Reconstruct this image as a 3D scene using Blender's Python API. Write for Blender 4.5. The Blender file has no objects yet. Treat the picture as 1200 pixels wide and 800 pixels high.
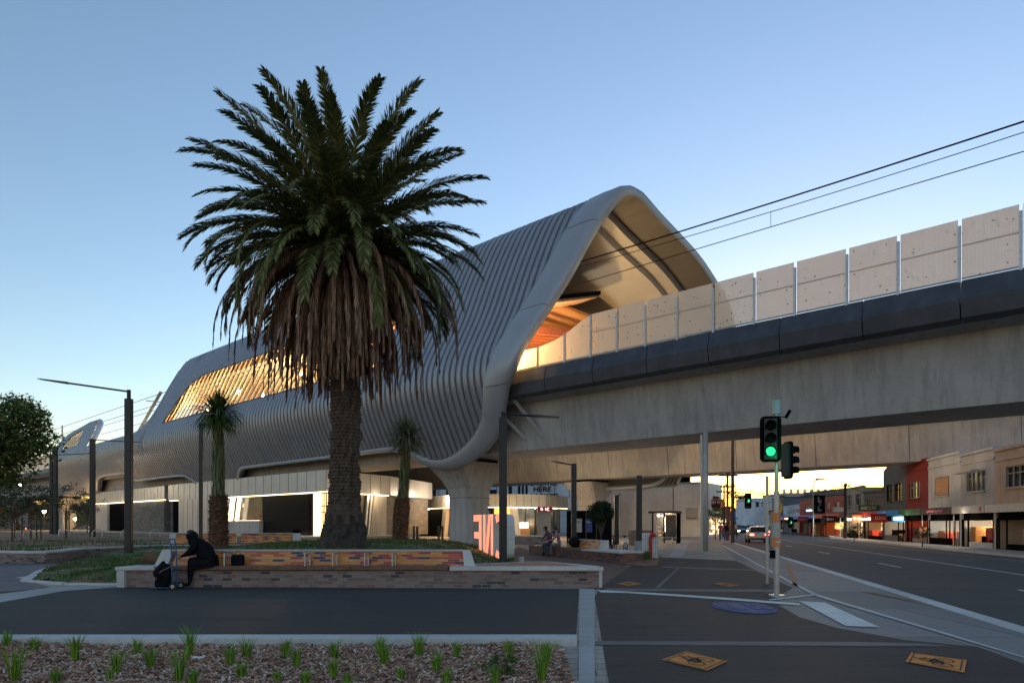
import bpy, bmesh, math, random
from mathutils import Vector, Matrix, noise

rnd = random.Random(11)
sc = bpy.context.scene
col = sc.collection
HEYE, FPX, HX, HY = 1.6, 800.0, 600.0, 613.0      # eye height, lens in pixels of the 1200 wide picture, horizon

def V3(x, y, z=0.0): return Vector((x, y, z))
def G(px, py, z=0.0):
    """ground point seen at a pixel, lying at height z"""
    Y = (HEYE - z) * FPX / (py - HY)
    return Vector(((px - HX) / FPX * Y, Y, z))
def P(px, Y, z=0.0): return Vector(((px - HX) / FPX * Y, Y, z))
def ZA(py, Y): return HEYE + (HY - py) / FPX * Y

# rail axis: s runs along the viaduct away from the road, n away from the viewer
UU = Vector((-.732, .681, 0)).normalized(); NN = Vector((.681, .732, 0)).normalized(); D0 = 33.55
def V(s, n, z=0.0): return UU * s + NN * (D0 + n) + Vector((0, 0, z))
def s_of(px, n):
    a = (px - HX) / FPX
    return (D0 + n) * (.681 - .732 * a) / (.732 + .681 * a)
# road axis: L sideways to the right, q along the road
RM = Vector((.9743, -.2250, 0)); RR = Vector((.2250, .9743, 0))
def RD(L, q, z=0.0): return RM * L + RR * q + Vector((0, 0, z))
def q_of(px, L):
    a = (px - HX) / FPX
    return (.9743 * L + .225 * a * L) / (.9743 * a - .225)

# ------------------------------------------------------------------ materials
MATS = {}
def _nt(name):
    m = bpy.data.materials.new(name); m.use_nodes = True
    nt = m.node_tree; nt.nodes.clear()
    out = nt.nodes.new('ShaderNodeOutputMaterial')
    b = nt.nodes.new('ShaderNodeBsdfPrincipled')
    nt.links.new(b.outputs[0], out.inputs[0])
    MATS[name] = m
    return m, nt, b, out
def node(nt, t, **kw):
    n = nt.nodes.new(t)
    for k, v in kw.items():
        if k in n.inputs: n.inputs[k].default_value = v
        else: setattr(n, k, v)
    return n
def coords(nt, kind='Object', scale=(1, 1, 1), rot=(0, 0, 0)):
    tc = node(nt, 'ShaderNodeTexCoord'); mp = node(nt, 'ShaderNodeMapping')
    mp.inputs['Scale'].default_value = scale; mp.inputs['Rotation'].default_value = rot
    nt.links.new(tc.outputs[kind], mp.inputs[0]); return mp.outputs[0]
def ramp(nt, fac, stops, interp='LINEAR'):
    r = node(nt, 'ShaderNodeValToRGB'); r.color_ramp.interpolation = interp
    els = r.color_ramp.elements
    while len(els) < len(stops): els.new(.5)
    for e, (p, c) in zip(els, stops): e.position = p; e.color = (*c[:3], 1)
    nt.links.new(fac, r.inputs[0]); return r.outputs[0]
def mixc(nt, fac, a, b, typ='MIX'):
    m = node(nt, 'ShaderNodeMix'); m.data_type = 'RGBA'; m.blend_type = typ
    for sck, v in ((m.inputs[0], fac), (m.inputs[6], a), (m.inputs[7], b)):
        if hasattr(v, 'is_output'): nt.links.new(v, sck)
        elif isinstance(v, (int, float)): sck.default_value = v
        else: sck.default_value = (*v[:3], 1)
    return m.outputs[2]
def bump(nt, b, h, strength=.3, dist=.01):
    bp = node(nt, 'ShaderNodeBump'); bp.inputs['Strength'].default_value = strength
    bp.inputs['Distance'].default_value = dist
    nt.links.new(h, bp.inputs['Height']); nt.links.new(bp.outputs[0], b.inputs['Normal'])
def noi(nt, vec, scale, detail=4, rough=.55):
    n = node(nt, 'ShaderNodeTexNoise'); n.inputs['Scale'].default_value = scale
    n.inputs['Detail'].default_value = detail; n.inputs['Roughness'].default_value = rough
    nt.links.new(vec, n.inputs['Vector']); return n.outputs['Fac']
def mul(c, k): return tuple(min(1, x * k) for x in c[:3])
def plain(name, c, rough=.55, metal=0, var=.12, scale=4, bmp=0, bscale=60, emis=None, es=0, dirt=0):
    m, nt, b, out = _nt(name)
    v = coords(nt)
    f = noi(nt, v, scale)
    cc = ramp(nt, f, [(.3, mul(c, 1 - var)), (.7, mul(c, 1 + var))])
    if dirt:
        f2 = noi(nt, coords(nt, 'Object', (1, 1, .25)), .9, 6, .7)
        cc = mixc(nt, ramp(nt, f2, [(.42, (0, 0, 0)), (.75, (1, 1, 1))]), cc, mul(c, 1 - dirt))
    nt.links.new(cc, b.inputs['Base Color'])
    b.inputs['Roughness'].default_value = rough; b.inputs['Metallic'].default_value = metal
    if bmp: bump(nt, b, noi(nt, v, bscale), bmp)
    if emis:
        b.inputs['Emission Color'].default_value = (*emis, 1); b.inputs['Emission Strength'].default_value = es
    return m
def glow(name, c, s):
    m, nt, b, out = _nt(name)
    b.inputs['Base Color'].default_value = (*mul(c, .6), 1)
    b.inputs['Emission Color'].default_value = (*c, 1); b.inputs['Emission Strength'].default_value = s
    return m
def concrete(name, c, streak=.35, joints=False):
    m, nt, b, out = _nt(name)
    v = coords(nt)
    big = noi(nt, v, .35, 5, .6)
    st = noi(nt, coords(nt, 'Object', (1.8, 1.8, .12)), 1.6, 6, .65)
    fine = noi(nt, v, 14, 6, .7)
    a = ramp(nt, big, [(.3, mul(c, .72)), (.5, mul(c, .95)), (.7, mul(c, 1.16))])
    a = mixc(nt, ramp(nt, st, [(.45, (0, 0, 0)), (.72, (streak * 1.6,) * 3)]), a, mul(c, .5))
    a = mixc(nt, .22, a, ramp(nt, fine, [(.3, mul(c, .6)), (.7, mul(c, 1.35))]))
    nt.links.new(a, b.inputs['Base Color']); b.inputs['Roughness'].default_value = .8
    bump(nt, b, fine, .25, .02)
    return m
def bricks(name, stops, mortar, bw=.24, bh=.086, ms=.01, rough=.8, off=.5, bmp=.4):
    m, nt, b, out = _nt(name)
    uv = coords(nt, 'UV')
    bt = node(nt, 'ShaderNodeTexBrick'); nt.links.new(uv, bt.inputs['Vector'])
    bt.offset = off
    bt.inputs['Scale'].default_value = 1; bt.inputs['Brick Width'].default_value = bw
    bt.inputs['Row Height'].default_value = bh; bt.inputs['Mortar Size'].default_value = ms
    bt.inputs['Mortar Smooth'].default_value = .1; bt.inputs['Bias'].default_value = 0
    bt.inputs['Color1'].default_value = (0, 0, 0, 1); bt.inputs['Color2'].default_value = (1, 1, 1, 1)
    c = ramp(nt, bt.outputs['Color'], stops, 'CONSTANT')
    n = noi(nt, coords(nt), 9, 5, .7)
    c = mixc(nt, .35, c, ramp(nt, n, [(.3, (.35, .35, .35)), (.75, (.75, .75, .75))]), 'OVERLAY')
    c = mixc(nt, bt.outputs['Fac'], c, mortar)
    nt.links.new(c, b.inputs['Base Color']); b.inputs['Roughness'].default_value = rough
    bp = node(nt, 'ShaderNodeBump'); bp.invert = True; bp.inputs['Strength'].default_value = bmp; bp.inputs['Distance'].default_value = .01
    nt.links.new(bt.outputs['Fac'], bp.inputs['Height']); nt.links.new(bp.outputs[0], b.inputs['Normal'])
    return m
def island(name, stops, rough=.6, trans=0):
    m, nt, b, out = _nt(name)
    g = node(nt, 'ShaderNodeNewGeometry')
    c = ramp(nt, g.outputs['Random Per Island'], stops)
    nt.links.new(c, b.inputs['Base Color']); b.inputs['Roughness'].default_value = rough
    b.inputs['Specular IOR Level'].default_value = .25
    return m

concrete('concrete', (.43, .40, .37), .5)
concrete('concrete_pale', (.42, .41, .385), .2)
concrete('concrete_cap', (.60, .58, .55), .2)
concrete('concrete_dark', (.16, .15, .14), .2)
concrete('white_wall', (.74, .73, .71), .2)
plain('cladding', (.050, .054, .068), .45, 0, .3, 1.3, dirt=.45)
plain('steel_grey', (.28, .31, .33), .45, .6, .1, 3)
plain('skin_metal', (.32, .325, .35), .40, .4, .10, .8, dirt=.12)
plain('skin_trim', (.36, .37, .39), .42, .25, .05, .5)
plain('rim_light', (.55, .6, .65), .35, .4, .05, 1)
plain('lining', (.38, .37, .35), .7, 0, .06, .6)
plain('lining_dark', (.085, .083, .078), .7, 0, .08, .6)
plain('lining_step', (.36, .35, .33), .6, 0, .05, .6)
plain('timber_warm', (.42, .20, .07), .55, 0, .25, 6)
plain('timber_slat', (.40, .23, .11), .6, 0, .35, 3)
plain('timber_red', (.30, .085, .03), .5, 0, .25, 4)
plain('timber_seat', (.16, .085, .055), .5, 0, .3, 8)
plain('white_panel', (.50, .50, .51), .35, .35, .08, .7)
for nm_ in ('black', 'black_gloss'):
    plain(nm_, (.008, .008, .009), .95 if nm_ == 'black' else .5, 0, .25, 5).node_tree.nodes['Principled BSDF'].inputs['Specular IOR Level'].default_value = .0 if nm_ == 'black' else .05
plain('pole_black', (.03, .032, .037), .45, .3, .15, 3)
plain('galv', (.42, .43, .44), .4, .7, .12, 6)
plain('beige_pole', (.45, .42, .38), .45, .2, .08, 3)
plain('white_paint', (.78, .78, .76), .6, 0, .1, 6, dirt=.25)
def worn(name, c, k=.58, under=(.07, .067, .066)):
    m = plain(name, c, .78, 0, .12, 6, dirt=.3); nt = m.node_tree; b = nt.nodes['Principled BSDF']; src = b.inputs['Base Color'].links[0].from_socket
    f = noi(nt, coords(nt), 38, 5, .75); g = noi(nt, coords(nt), 3.2, 6, .75)
    ad = node(nt, 'ShaderNodeMath', operation='ADD'); nt.links.new(f, ad.inputs[0]); nt.links.new(g, ad.inputs[1])
    a = ramp(nt, ad.outputs[0], [(min(.99, k), (0, 0, 0)), (min(1, k + .09), (.85, .85, .85))])
    md = node(nt, 'ShaderNodeMath', operation='MULTIPLY'); md.inputs[1].default_value = .5; nt.links.new(ad.outputs[0], md.inputs[0]); nt.links.new(md.outputs[0], a.node.inputs[0])
    nt.links.new(mixc(nt, a, src, under), b.inputs['Base Color']); return m
worn('white_marking', (.74, .73, .70)); worn('marking_worn', (.30, .30, .29), .5); worn('orange_marking', (.76, .26, .04), .54); worn('orange_faded', (.40, .17, .07), .52); worn('blue_marking', (.05, .085, .25), .55)
plain('orange_paint', (.62, .19, .05), .5)
plain('red_paint', (.45, .015, .02), .4)
plain('blue_metal', (.02, .13, .30), .4, .3)
plain('glass_dark', (.02, .022, .025), .08, 0, .3, 1)
plain('glass_mid', (.10, .11, .11), .08, 0, .5, .8)
plain('trunk_wood', (.10, .072, .05), .9, 0, .4, 7, .5, 20)
plain('palm_trunk', (.095, .064, .045), .9, 0, .45, 9, .6, 25)
plain('palm_base', (.055, .041, .033), .95, 0, .4, 6, .8, 14)
plain('shag', (.14, .075, .045), .9, 0, .5, 14, .6, 30)
plain('timber_pole', (.075, .055, .042), .9, 0, .3, 5)
plain('skin_tone', (.42, .24, .16), .55)
plain('hair', (.012, .010, .009), .6)
plain('coat', (.012, .012, .015), .95, 0, .3, 6, .5, 30).node_tree.nodes['Principled BSDF'].inputs['Specular IOR Level'].default_value = .05
plain('denim', (.05, .07, .13), .8)
plain('cloth_grey', (.18, .17, .17), .85)
plain('cloth_pink', (.42, .18, .20), .85)
plain('cloth_plum', (.12, .06, .09), .85)
plain('cloth_pale', (.45, .43, .40), .85)
plain('cloth_red', (.35, .04, .03), .85)
plain('rubber', (.02, .02, .02), .8)
plain('earth', (.20, .10, .055), .95, 0, .3, 3, .4, 30)
plain('car_silver', (.40, .41, .43), .3, .6)
plain('car_white', (.6, .6, .6), .3, .1)
plain('car_dark', (.03, .035, .05), .25, .4)
plain('car_red', (.30, .02, .02), .3, .2)
plain('cardboard', (.25, .17, .11), .9)
plain('lantern_cap', (.30, .50, .50), .4)
glow('green_lamp', (.02, .80, .25), .24)
glow('red_lamp', (1.0, .06, .03), 5)
glow('head_lamp', (1.0, .86, .62), 8)
glow('warm_lamp', (1.0, .66, .28), 40)
glow('warm_strip', (1.0, .78, .48), .6)
glow('white_light', (1.0, .93, .78), .55)
glow('coral_glow', (1.0, .27, .16), .19)
glow('sign_glow', (1.0, .97, .9), .3)
glow('amber_glow_wall', (1.0, .42, .07), .28)  # orange wall glows itself, lamplight put into its colour
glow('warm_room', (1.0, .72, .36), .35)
def asphalt(name, c, scale=1.0):
    m, nt, b, out = _nt(name)
    v = coords(nt)
    f = noi(nt, v, 42 * scale, 6, .85); g = noi(nt, v, .5, 5, .6); k = noi(nt, coords(nt, 'Object', (.25, 4, 1)), 1.2, 4, .6)
    a = ramp(nt, f, [(.3, mul(c, .35)), (.58, mul(c, 1.25)), (.70, mul(c, 3.2))])
    a = mixc(nt, .45, a, ramp(nt, g, [(.3, mul(c, .7)), (.7, mul(c, 1.35))]))
    a = mixc(nt, .35, a, ramp(nt, k, [(.35, mul(c, .5)), (.7, mul(c, 1.5))]))
    st = noi(nt, v, 2.3, 8, .8); a = mixc(nt, ramp(nt, st, [(.60, (0, 0, 0)), (.68, (.55, .55, .55))]), a, mul(c, .45))
    st2 = noi(nt, coords(nt, 'Object', (1, 1, 1), (0, 0, .7)), .9, 8, .75); a = mixc(nt, ramp(nt, st2, [(.60, (0, 0, 0)), (.66, (.35, .35, .35))]), a, mul(c, 1.9))
    nt.links.new(a, b.inputs['Base Color']); b.inputs['Roughness'].default_value = .82
    bump(nt, b, f, .9, .02); return m
asphalt('asphalt', (.047, .042, .039))
asphalt('road_asphalt', (.078, .071, .067))
asphalt('ground_mat', (.12, .11, .10), .3)
def paving(name, stops, mortar, bw, bh, ms=.012): return bricks(name, stops, mortar, bw, bh, ms, .75, .5, .2)
paving('plaza_mat', [(0, (.36, .30, .24)), (.35, (.41, .345, .28)), (.7, (.33, .28, .22))], (.15, .12, .10), .6, .3)
paving('brown_paving', [(0, (.17, .085, .06)), (.3, (.13, .075, .06)), (.6, (.20, .10, .065)), (.85, (.10, .07, .065))], (.08, .06, .05), .24, .12)
paving('infill_paving', [(0, (.42, .20, .11)), (.35, (.50, .26, .14)), (.7, (.34, .16, .10))], (.25, .15, .10), .24, .12)
paving('grey_paving', [(0, (.13, .125, .13)), (.35, (.17, .15, .145)), (.7, (.10, .10, .11)), (.88, (.20, .14, .11))], (.07, .065, .065), .24, .12)
paving('concrete_bay', [(0, (.19, .18, .175)), (.4, (.22, .21, .20)), (.75, (.17, .165, .16))], (.12, .115, .11), 2.4, 3.2, .02)
bricks('wall_brick', [(0, (.25, .175, .155)), (.3, (.19, .125, .11)), (.5, (.28, .205, .185)), (.72, (.21, .15, .135)), (.84, (.06, .058, .072)), (.93, (.22, .125, .095))], (.24, .20, .18), .24, .082, .009)
bricks('wall_brick_red', [(0, (.20, .075, .055)), (.3, (.15, .06, .05)), (.6, (.24, .10, .07)), (.85, (.06, .045, .05))], (.15, .11, .09), .26, .09, .008)
bricks('mosaic', [(0, (.70, .25, .02)), (.26, (.76, .32, .03)), (.44, (.42, .035, .02)), (.56, (.72, .25, .02)), (.68, (.55, .08, .02)), (.77, (.03, .035, .07)), (.85, (.68, .20, .02)), (.93, (.35, .025, .03))], (.30, .22, .17), .30, .062, .006, .35)
bricks('grey_block', [(0, (.13, .115, .10)), (.4, (.155, .14, .125)), (.75, (.11, .10, .09))], (.08, .07, .065), .8, .4, .012)
def grassmat(name, g1, g2, br, thr):
    m, nt, b, out = _nt(name)
    v = coords(nt)
    f = noi(nt, v, .55, 6, .7); f2 = noi(nt, v, 18, 4, .7)
    a = ramp(nt, f2, [(.3, g1), (.7, g2)])
    a = mixc(nt, ramp(nt, f, [(thr, (0, 0, 0)), (thr + .1, (1, 1, 1))]), a, br)
    nt.links.new(a, b.inputs['Base Color']); b.inputs['Roughness'].default_value = .95
    bump(nt, b, f2, .8, .05); return m
grassmat('grass_mat', (.045, .085, .018), (.085, .14, .03), (.27, .17, .10), .47)
grassmat('lawn_far', (.06, .085, .03), (.12, .13, .05), (.34, .20, .12), .42)
island('leaf', [(0, (.03, .055, .014)), (.5, (.07, .12, .026)), (1, (.16, .20, .05))])
island('leaf_dark', [(0, (.010, .022, .010)), (1, (.030, .055, .020))])
island('leaf_olive', [(0, (.05, .06, .035)), (1, (.11, .12, .07))])
island('palm_leaf', [(0, (.06, .08, .025)), (.45, (.12, .14, .042)), (.8, (.22, .22, .075)), (1, (.34, .31, .13))], .45)
island('palm_dead', [(0, (.12, .066, .045)), (.5, (.29, .165, .11)), (1, (.48, .31, .21))], .85)
island('palm_strand', [(0, (.06, .09, .04)), (.6, (.15, .17, .08)), (1, (.30, .27, .16))], .8)
island('blade', [(0, (.07, .17, .012)), (.6, (.15, .32, .03)), (1, (.30, .42, .07))], .6)
island('lawn_blade', [(0, (.035, .075, .014)), (.7, (.075, .13, .025)), (1, (.17, .15, .05))], .8)
island('mulch', [(0, (.14, .065, .04)), (.35, (.42, .22, .14)), (.7, (.62, .39, .27)), (.92, (.74, .56, .43)), (1, (.80, .70, .60))], .9)
island('mulch_soil', [(0, (.28, .15, .09)), (1, (.32, .17, .11))], .95)
def perf():
    m, nt, b, out = _nt('screen_mesh')
    uv = coords(nt, 'UV')
    fine = node(nt, 'ShaderNodeTexVoronoi'); fine.inputs['Scale'].default_value = 22; fine.inputs['Randomness'].default_value = 0
    nt.links.new(uv, fine.inputs['Vector'])
    big = node(nt, 'ShaderNodeTexVoronoi'); big.inputs['Scale'].default_value = 4.6; big.inputs['Randomness'].default_value = .85
    nt.links.new(uv, big.inputs['Vector'])
    c = ramp(nt, fine.outputs['Distance'], [(.2, (.45, .40, .34)), (.36, (.86, .79, .70))])
    # some of the larger dots are opaque dark discs, some are only pale discs
    rr = ramp(nt, big.outputs['Distance'], [(.19, (1, 1, 1)), (.22, (0, 0, 0))])
    sel = node(nt, 'ShaderNodeSeparateColor'); nt.links.new(big.outputs['Color'], sel.inputs[0])
    dark_dot = node(nt, 'ShaderNodeMath', operation='LESS_THAN'); nt.links.new(sel.outputs[0], dark_dot.inputs[0])
    dark_dot.inputs[1].default_value = .38
    pale = node(nt, 'ShaderNodeMath', operation='GREATER_THAN'); nt.links.new(sel.outputs[1], pale.inputs[0]); pale.inputs[1].default_value = .5
    pm = node(nt, 'ShaderNodeMath', operation='MULTIPLY'); nt.links.new(pale.outputs[0], pm.inputs[0]); nt.links.new(rr, pm.inputs[1])
    c = mixc(nt, pm.outputs[0], c, (.85, .76, .62))
    hm = node(nt, 'ShaderNodeMath', operation='MULTIPLY'); nt.links.new(dark_dot.outputs[0], hm.inputs[0]); nt.links.new(rr, hm.inputs[1])
    c = mixc(nt, hm.outputs[0], c, (.05, .045, .04))
    n = noi(nt, coords(nt), .8, 5, .7)
    c = mixc(nt, .14, c, ramp(nt, n, [(.3, (.3, .3, .3)), (.7, (.7, .7, .7))]), 'OVERLAY')
    nt.links.new(c, b.inputs['Base Color']); b.inputs['Roughness'].default_value = .55; b.inputs['Metallic'].default_value = .1
    tr = node(nt, 'ShaderNodeBsdfTransparent'); mx = node(nt, 'ShaderNodeMixShader')
    mxx = node(nt, 'ShaderNodeMath', operation='MAXIMUM'); mxx.inputs[0].default_value = 0; mxx.inputs[1].default_value = .27
    nt.links.new(mxx.outputs[0], mx.inputs[0]); tl = node(nt, 'ShaderNodeBsdfTranslucent'); nt.links.new(c, tl.inputs[0]); m2 = node(nt, 'ShaderNodeMixShader'); m2.inputs[0].default_value = .6; nt.links.new(b.outputs[0], m2.inputs[1]); nt.links.new(tl.outputs[0], m2.inputs[2]); nt.links.new(m2.outputs[0], mx.inputs[1]); nt.links.new(tr.outputs[0], mx.inputs[2])
    nt.links.new(mx.outputs[0], out.inputs[0])
perf()
def shopglow(name, stops, s, sx=1.3, sy=1.6):
    s *= .45
    """a lit shop interior painted as glow: uneven warm light, blocks for shelves and fittings"""
    m, nt, b, out = _nt(name)
    uv = coords(nt, 'UV', (sx, sy, 1))
    vo = node(nt, 'ShaderNodeTexVoronoi', distance='CHEBYCHEV'); vo.inputs['Scale'].default_value = 2.6
    nt.links.new(uv, vo.inputs['Vector'])
    sp = node(nt, 'ShaderNodeSeparateColor'); nt.links.new(vo.outputs['Color'], sp.inputs[0])
    n = noi(nt, uv, 5, 6, .75)
    ad = node(nt, 'ShaderNodeMath', operation='ADD'); nt.links.new(sp.outputs[0], ad.inputs[0]); nt.links.new(n, ad.inputs[1])
    hf = node(nt, 'ShaderNodeMath', operation='MULTIPLY'); nt.links.new(ad.outputs[0], hf.inputs[0]); hf.inputs[1].default_value = .5
    c = ramp(nt, hf.outputs[0], stops)
    nt.links.new(c, b.inputs['Emission Color']); b.inputs['Emission Strength'].default_value = s
    b.inputs['Base Color'].default_value = (.04, .035, .03, 1); b.inputs['Roughness'].default_value = .1
    return m
shopglow('shop_warm', [(.3, (.015, .010, .006)), (.46, (.16, .08, .03)), (.6, (.75, .42, .16)), (.72, (1, .85, .6))], 1.0)
shopglow('shop_orange', [(.3, (.03, .010, .004)), (.46, (.25, .09, .02)), (.6, (.8, .35, .08)), (.75, (1, .75, .4))], 1.0)
shopglow('shop_dim', [(.3, (.004, .004, .004)), (.6, (.035, .03, .022)), (.85, (.25, .17, .09))], .8)
shopglow('shop_yellow', [(.2, (.04, .035, .004)), (.5, (.40, .34, .06)), (.8, (.9, .8, .3))], .7)

# ------------------------------------------------------------------ mesh helpers
class MB:
    def __init__(self): self.v = []; self.f = []; self.m = []
    def face(self, pts, mi=0):
        i = len(self.v); self.v.extend(Vector(p) for p in pts); self.f.append(list(range(i, i + len(pts)))); self.m.append(mi); return self
    def mesh(self, vs, fs, mi=0):
        i = len(self.v); self.v.extend(Vector(p) for p in vs)
        for f in fs: self.f.append([k + i for k in f]); self.m.append(mi)
        return self
    def hexa(self, b, t, mi=0):
        n = len(b)
        vs = list(b) + list(t)
        fs = [list(range(n - 1, -1, -1)), list(range(n, 2 * n))] + [[i, (i + 1) % n, n + (i + 1) % n, n + i] for i in range(n)]
        return self.mesh(vs, fs, mi)
    def prism(self, pts, z0, z1, mi=0):
        """vertical extrusion of a plan polygon"""
        a = sum(pts[i][0] * pts[(i + 1) % len(pts)][1] - pts[(i + 1) % len(pts)][0] * pts[i][1] for i in range(len(pts)))
        if a < 0: pts = pts[::-1]
        return self.hexa([V3(p[0], p[1], z0) for p in pts], [V3(p[0], p[1], z1) for p in pts], mi)
    def box(self, c, sz, mi=0, rz=0):
        x, y, z = (k / 2 for k in sz); R = Matrix.Rotation(rz, 3, 'Z'); c = Vector(c)
        b = [c + R @ Vector(p) for p in ((-x, -y, -z), (x, -y, -z), (x, y, -z), (-x, y, -z))]
        t = [c + R @ Vector(p) for p in ((-x, -y, z), (x, -y, z), (x, y, z), (-x, y, z))]
        return self.hexa(b, t, mi)
    def sbox(self, s0, s1, n0, n1, z0, z1, mi=0):
        return self.hexa([V(s0, n0, z0), V(s0, n1, z0), V(s1, n1, z0), V(s1, n0, z0)][::-1] if False else [V(s1, n0, z0), V(s0, n0, z0), V(s0, n1, z0), V(s1, n1, z0)],
                         [V(s1, n0, z1), V(s0, n0, z1), V(s0, n1, z1), V(s1, n1, z1)], mi)
    def rbox(self, L0, L1, q0, q1, z0, z1, mi=0):
        return self.hexa([RD(L0, q0, z0), RD(L1, q0, z0), RD(L1, q1, z0), RD(L0, q1, z0)], [RD(L0, q0, z1), RD(L1, q0, z1), RD(L1, q1, z1), RD(L0, q1, z1)], mi)
    def tube(self, path, r, seg=10, mi=0, cap=True):
        path = [Vector(p) for p in path]; n = len(path)
        rs = r if isinstance(r, (list, tuple)) else [r] * n
        vs = []; prev = None
        for i, p in enumerate(path):
            t = (path[min(i + 1, n - 1)] - path[max(i - 1, 0)]).normalized()
            if prev is None:
                a = Vector((0, 0, 1)) if abs(t.z) < .9 else Vector((1, 0, 0)); x = t.cross(a).normalized()
            else: x = (prev - t * prev.dot(t)).normalized()
            prev = x; y = t.cross(x)
            for k in range(seg):
                an = 2 * math.pi * k / seg; vs.append(p + (x * math.cos(an) + y * math.sin(an)) * rs[i])
        fs = [[i * seg + k, i * seg + (k + 1) % seg, (i + 1) * seg + (k + 1) % seg, (i + 1) * seg + k] for i in range(n - 1) for k in range(seg)]
        if cap: fs += [list(range(seg - 1, -1, -1)), [(n - 1) * seg + k for k in range(seg)]]
        return self.mesh(vs, fs, mi)
    def cyl(self, c, r, z0, z1, seg=20, mi=0, r1=None):
        return self.tube([(c[0], c[1], z0), (c[0], c[1], z1)], [r, r if r1 is None else r1], seg, mi)
    def ball(self, c, r, mi=0, seg=12, rings=8):
        c = Vector(c); r = r if isinstance(r, (tuple, list)) else (r, r, r); vs = [];
        for i in range(rings + 1):
            th = math.pi * i / rings
            for k in range(seg):
                a = 2 * math.pi * k / seg
                vs.append(c + Vector((r[0] * math.sin(th) * math.cos(a), r[1] * math.sin(th) * math.sin(a), r[2] * math.cos(th))))
        fs = [[(i + 1) * seg + k, (i + 1) * seg + (k + 1) % seg, i * seg + (k + 1) % seg, i * seg + k] for i in range(rings) for k in range(seg)]
        return self.mesh(vs, fs, mi)
    def build(self, name, mats, parent=None, smooth=False, bevel=0, origin=None):
        if isinstance(mats, str): mats = [mats]
        o0 = parent.get('_o') if parent else None
        org = Vector(o0) if o0 is not None else Vector((0, 0, 0))
        if origin is not None and parent is None: org = Vector(origin)
        me = bpy.data.meshes.new(name)
        me.from_pydata([v - org for v in self.v], [], self.f)
        for m in mats: me.materials.append(MATS[m])
        me.polygons.foreach_set('material_index', self.m)
        uvl = me.uv_layers.new(name='UVMap'); data = []
        for p in me.polygons:
            n = p.normal
            if abs(n.z) > .75: t1, t2 = Vector((1, 0, 0)), Vector((0, 1, 0))
            else:
                t1 = Vector((-n.y, n.x, 0))
                t1 = t1.normalized() if t1.length > 1e-5 else Vector((1, 0, 0)); t2 = Vector((0, 0, 1))
            for li in p.loop_indices:
                q = self.v[me.loops[li].vertex_index]; data += [q.dot(t1), q.dot(t2)]
        uvl.data.foreach_set('uv', data)
        if smooth: me.polygons.foreach_set('use_smooth', [True] * len(me.polygons))
        o = bpy.data.objects.new(name, me); col.objects.link(o)
        if parent: o.parent = parent
        elif origin is not None: o.location = org
        if bevel:
            md = o.modifiers.new('Bevel', 'BEVEL'); md.width = bevel; md.segments = 2; md.limit_method = 'ANGLE'
        if o0 is not None: o['_o'] = o0
        elif origin is not None: o['_o'] = list(org)
        return o
def tag(o, label=None, cat=None, group=None, kind=None):
    if label: o['label'] = label
    if cat: o['category'] = cat
    if group: o['group'] = group
    if kind: o['kind'] = kind
    return o
def thing(name, label, cat, loc=(0, 0, 0), group=None):
    o = bpy.data.objects.new(name, None); col.objects.link(o); o.location = loc; o['_o'] = list(loc)
    return tag(o, label, cat, group)
def struct(o): o['kind'] = 'structure'; return o
def copy_tree(o, parent=None):
    c = o.copy(); col.objects.link(c)
    if parent: c.parent = parent
    for ch in list(o.children): copy_tree(ch, c)
    return c
def lerp(a, b, t): return a + (b - a) * t
def sst(a, b, x):
    t = max(0, min(1, (x - a) / (b - a))); return t * t * (3 - 2 * t)
def interp(xs, ys, x):
    if x <= xs[0]: return ys[0]
    for i in range(len(xs) - 1):
        if x <= xs[i + 1]: return lerp(ys[i], ys[i + 1], (x - xs[i]) / (xs[i + 1] - xs[i]))
    return ys[-1]
def text_mb(txt, size, origin, xdir, up, mi=0, depth=.01, shear=0, bold=0, mirror=False, extr=None, align='CENTER', sx=1):
    """lettering as real mesh; xdir = reading direction, up = letter's up"""
    cu = bpy.data.curves.new('t', 'FONT'); cu.body = txt; cu.size = size; cu.align_x = align; cu.shear = shear; cu.offset = bold
    cu.extrude = (extr if extr else depth) / 2; cu.resolution_u = 3
    o = bpy.data.objects.new('t', cu); col.objects.link(o)
    dg = bpy.context.evaluated_depsgraph_get(); me = bpy.data.meshes.new_from_object(o.evaluated_get(dg))
    xd = Vector(xdir).normalized(); u = Vector(up).normalized(); w = xd.cross(u)
    vs = [Vector(origin) + xd * v.co.x * sx + u * v.co.y + w * v.co.z for v in me.vertices]
    fs = [list(p.vertices) for p in me.polygons]
    col.objects.unlink(o); bpy.data.objects.remove(o); bpy.data.meshes.remove(me)
    m = MB(); m.mesh(vs, fs, mi); return m
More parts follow.
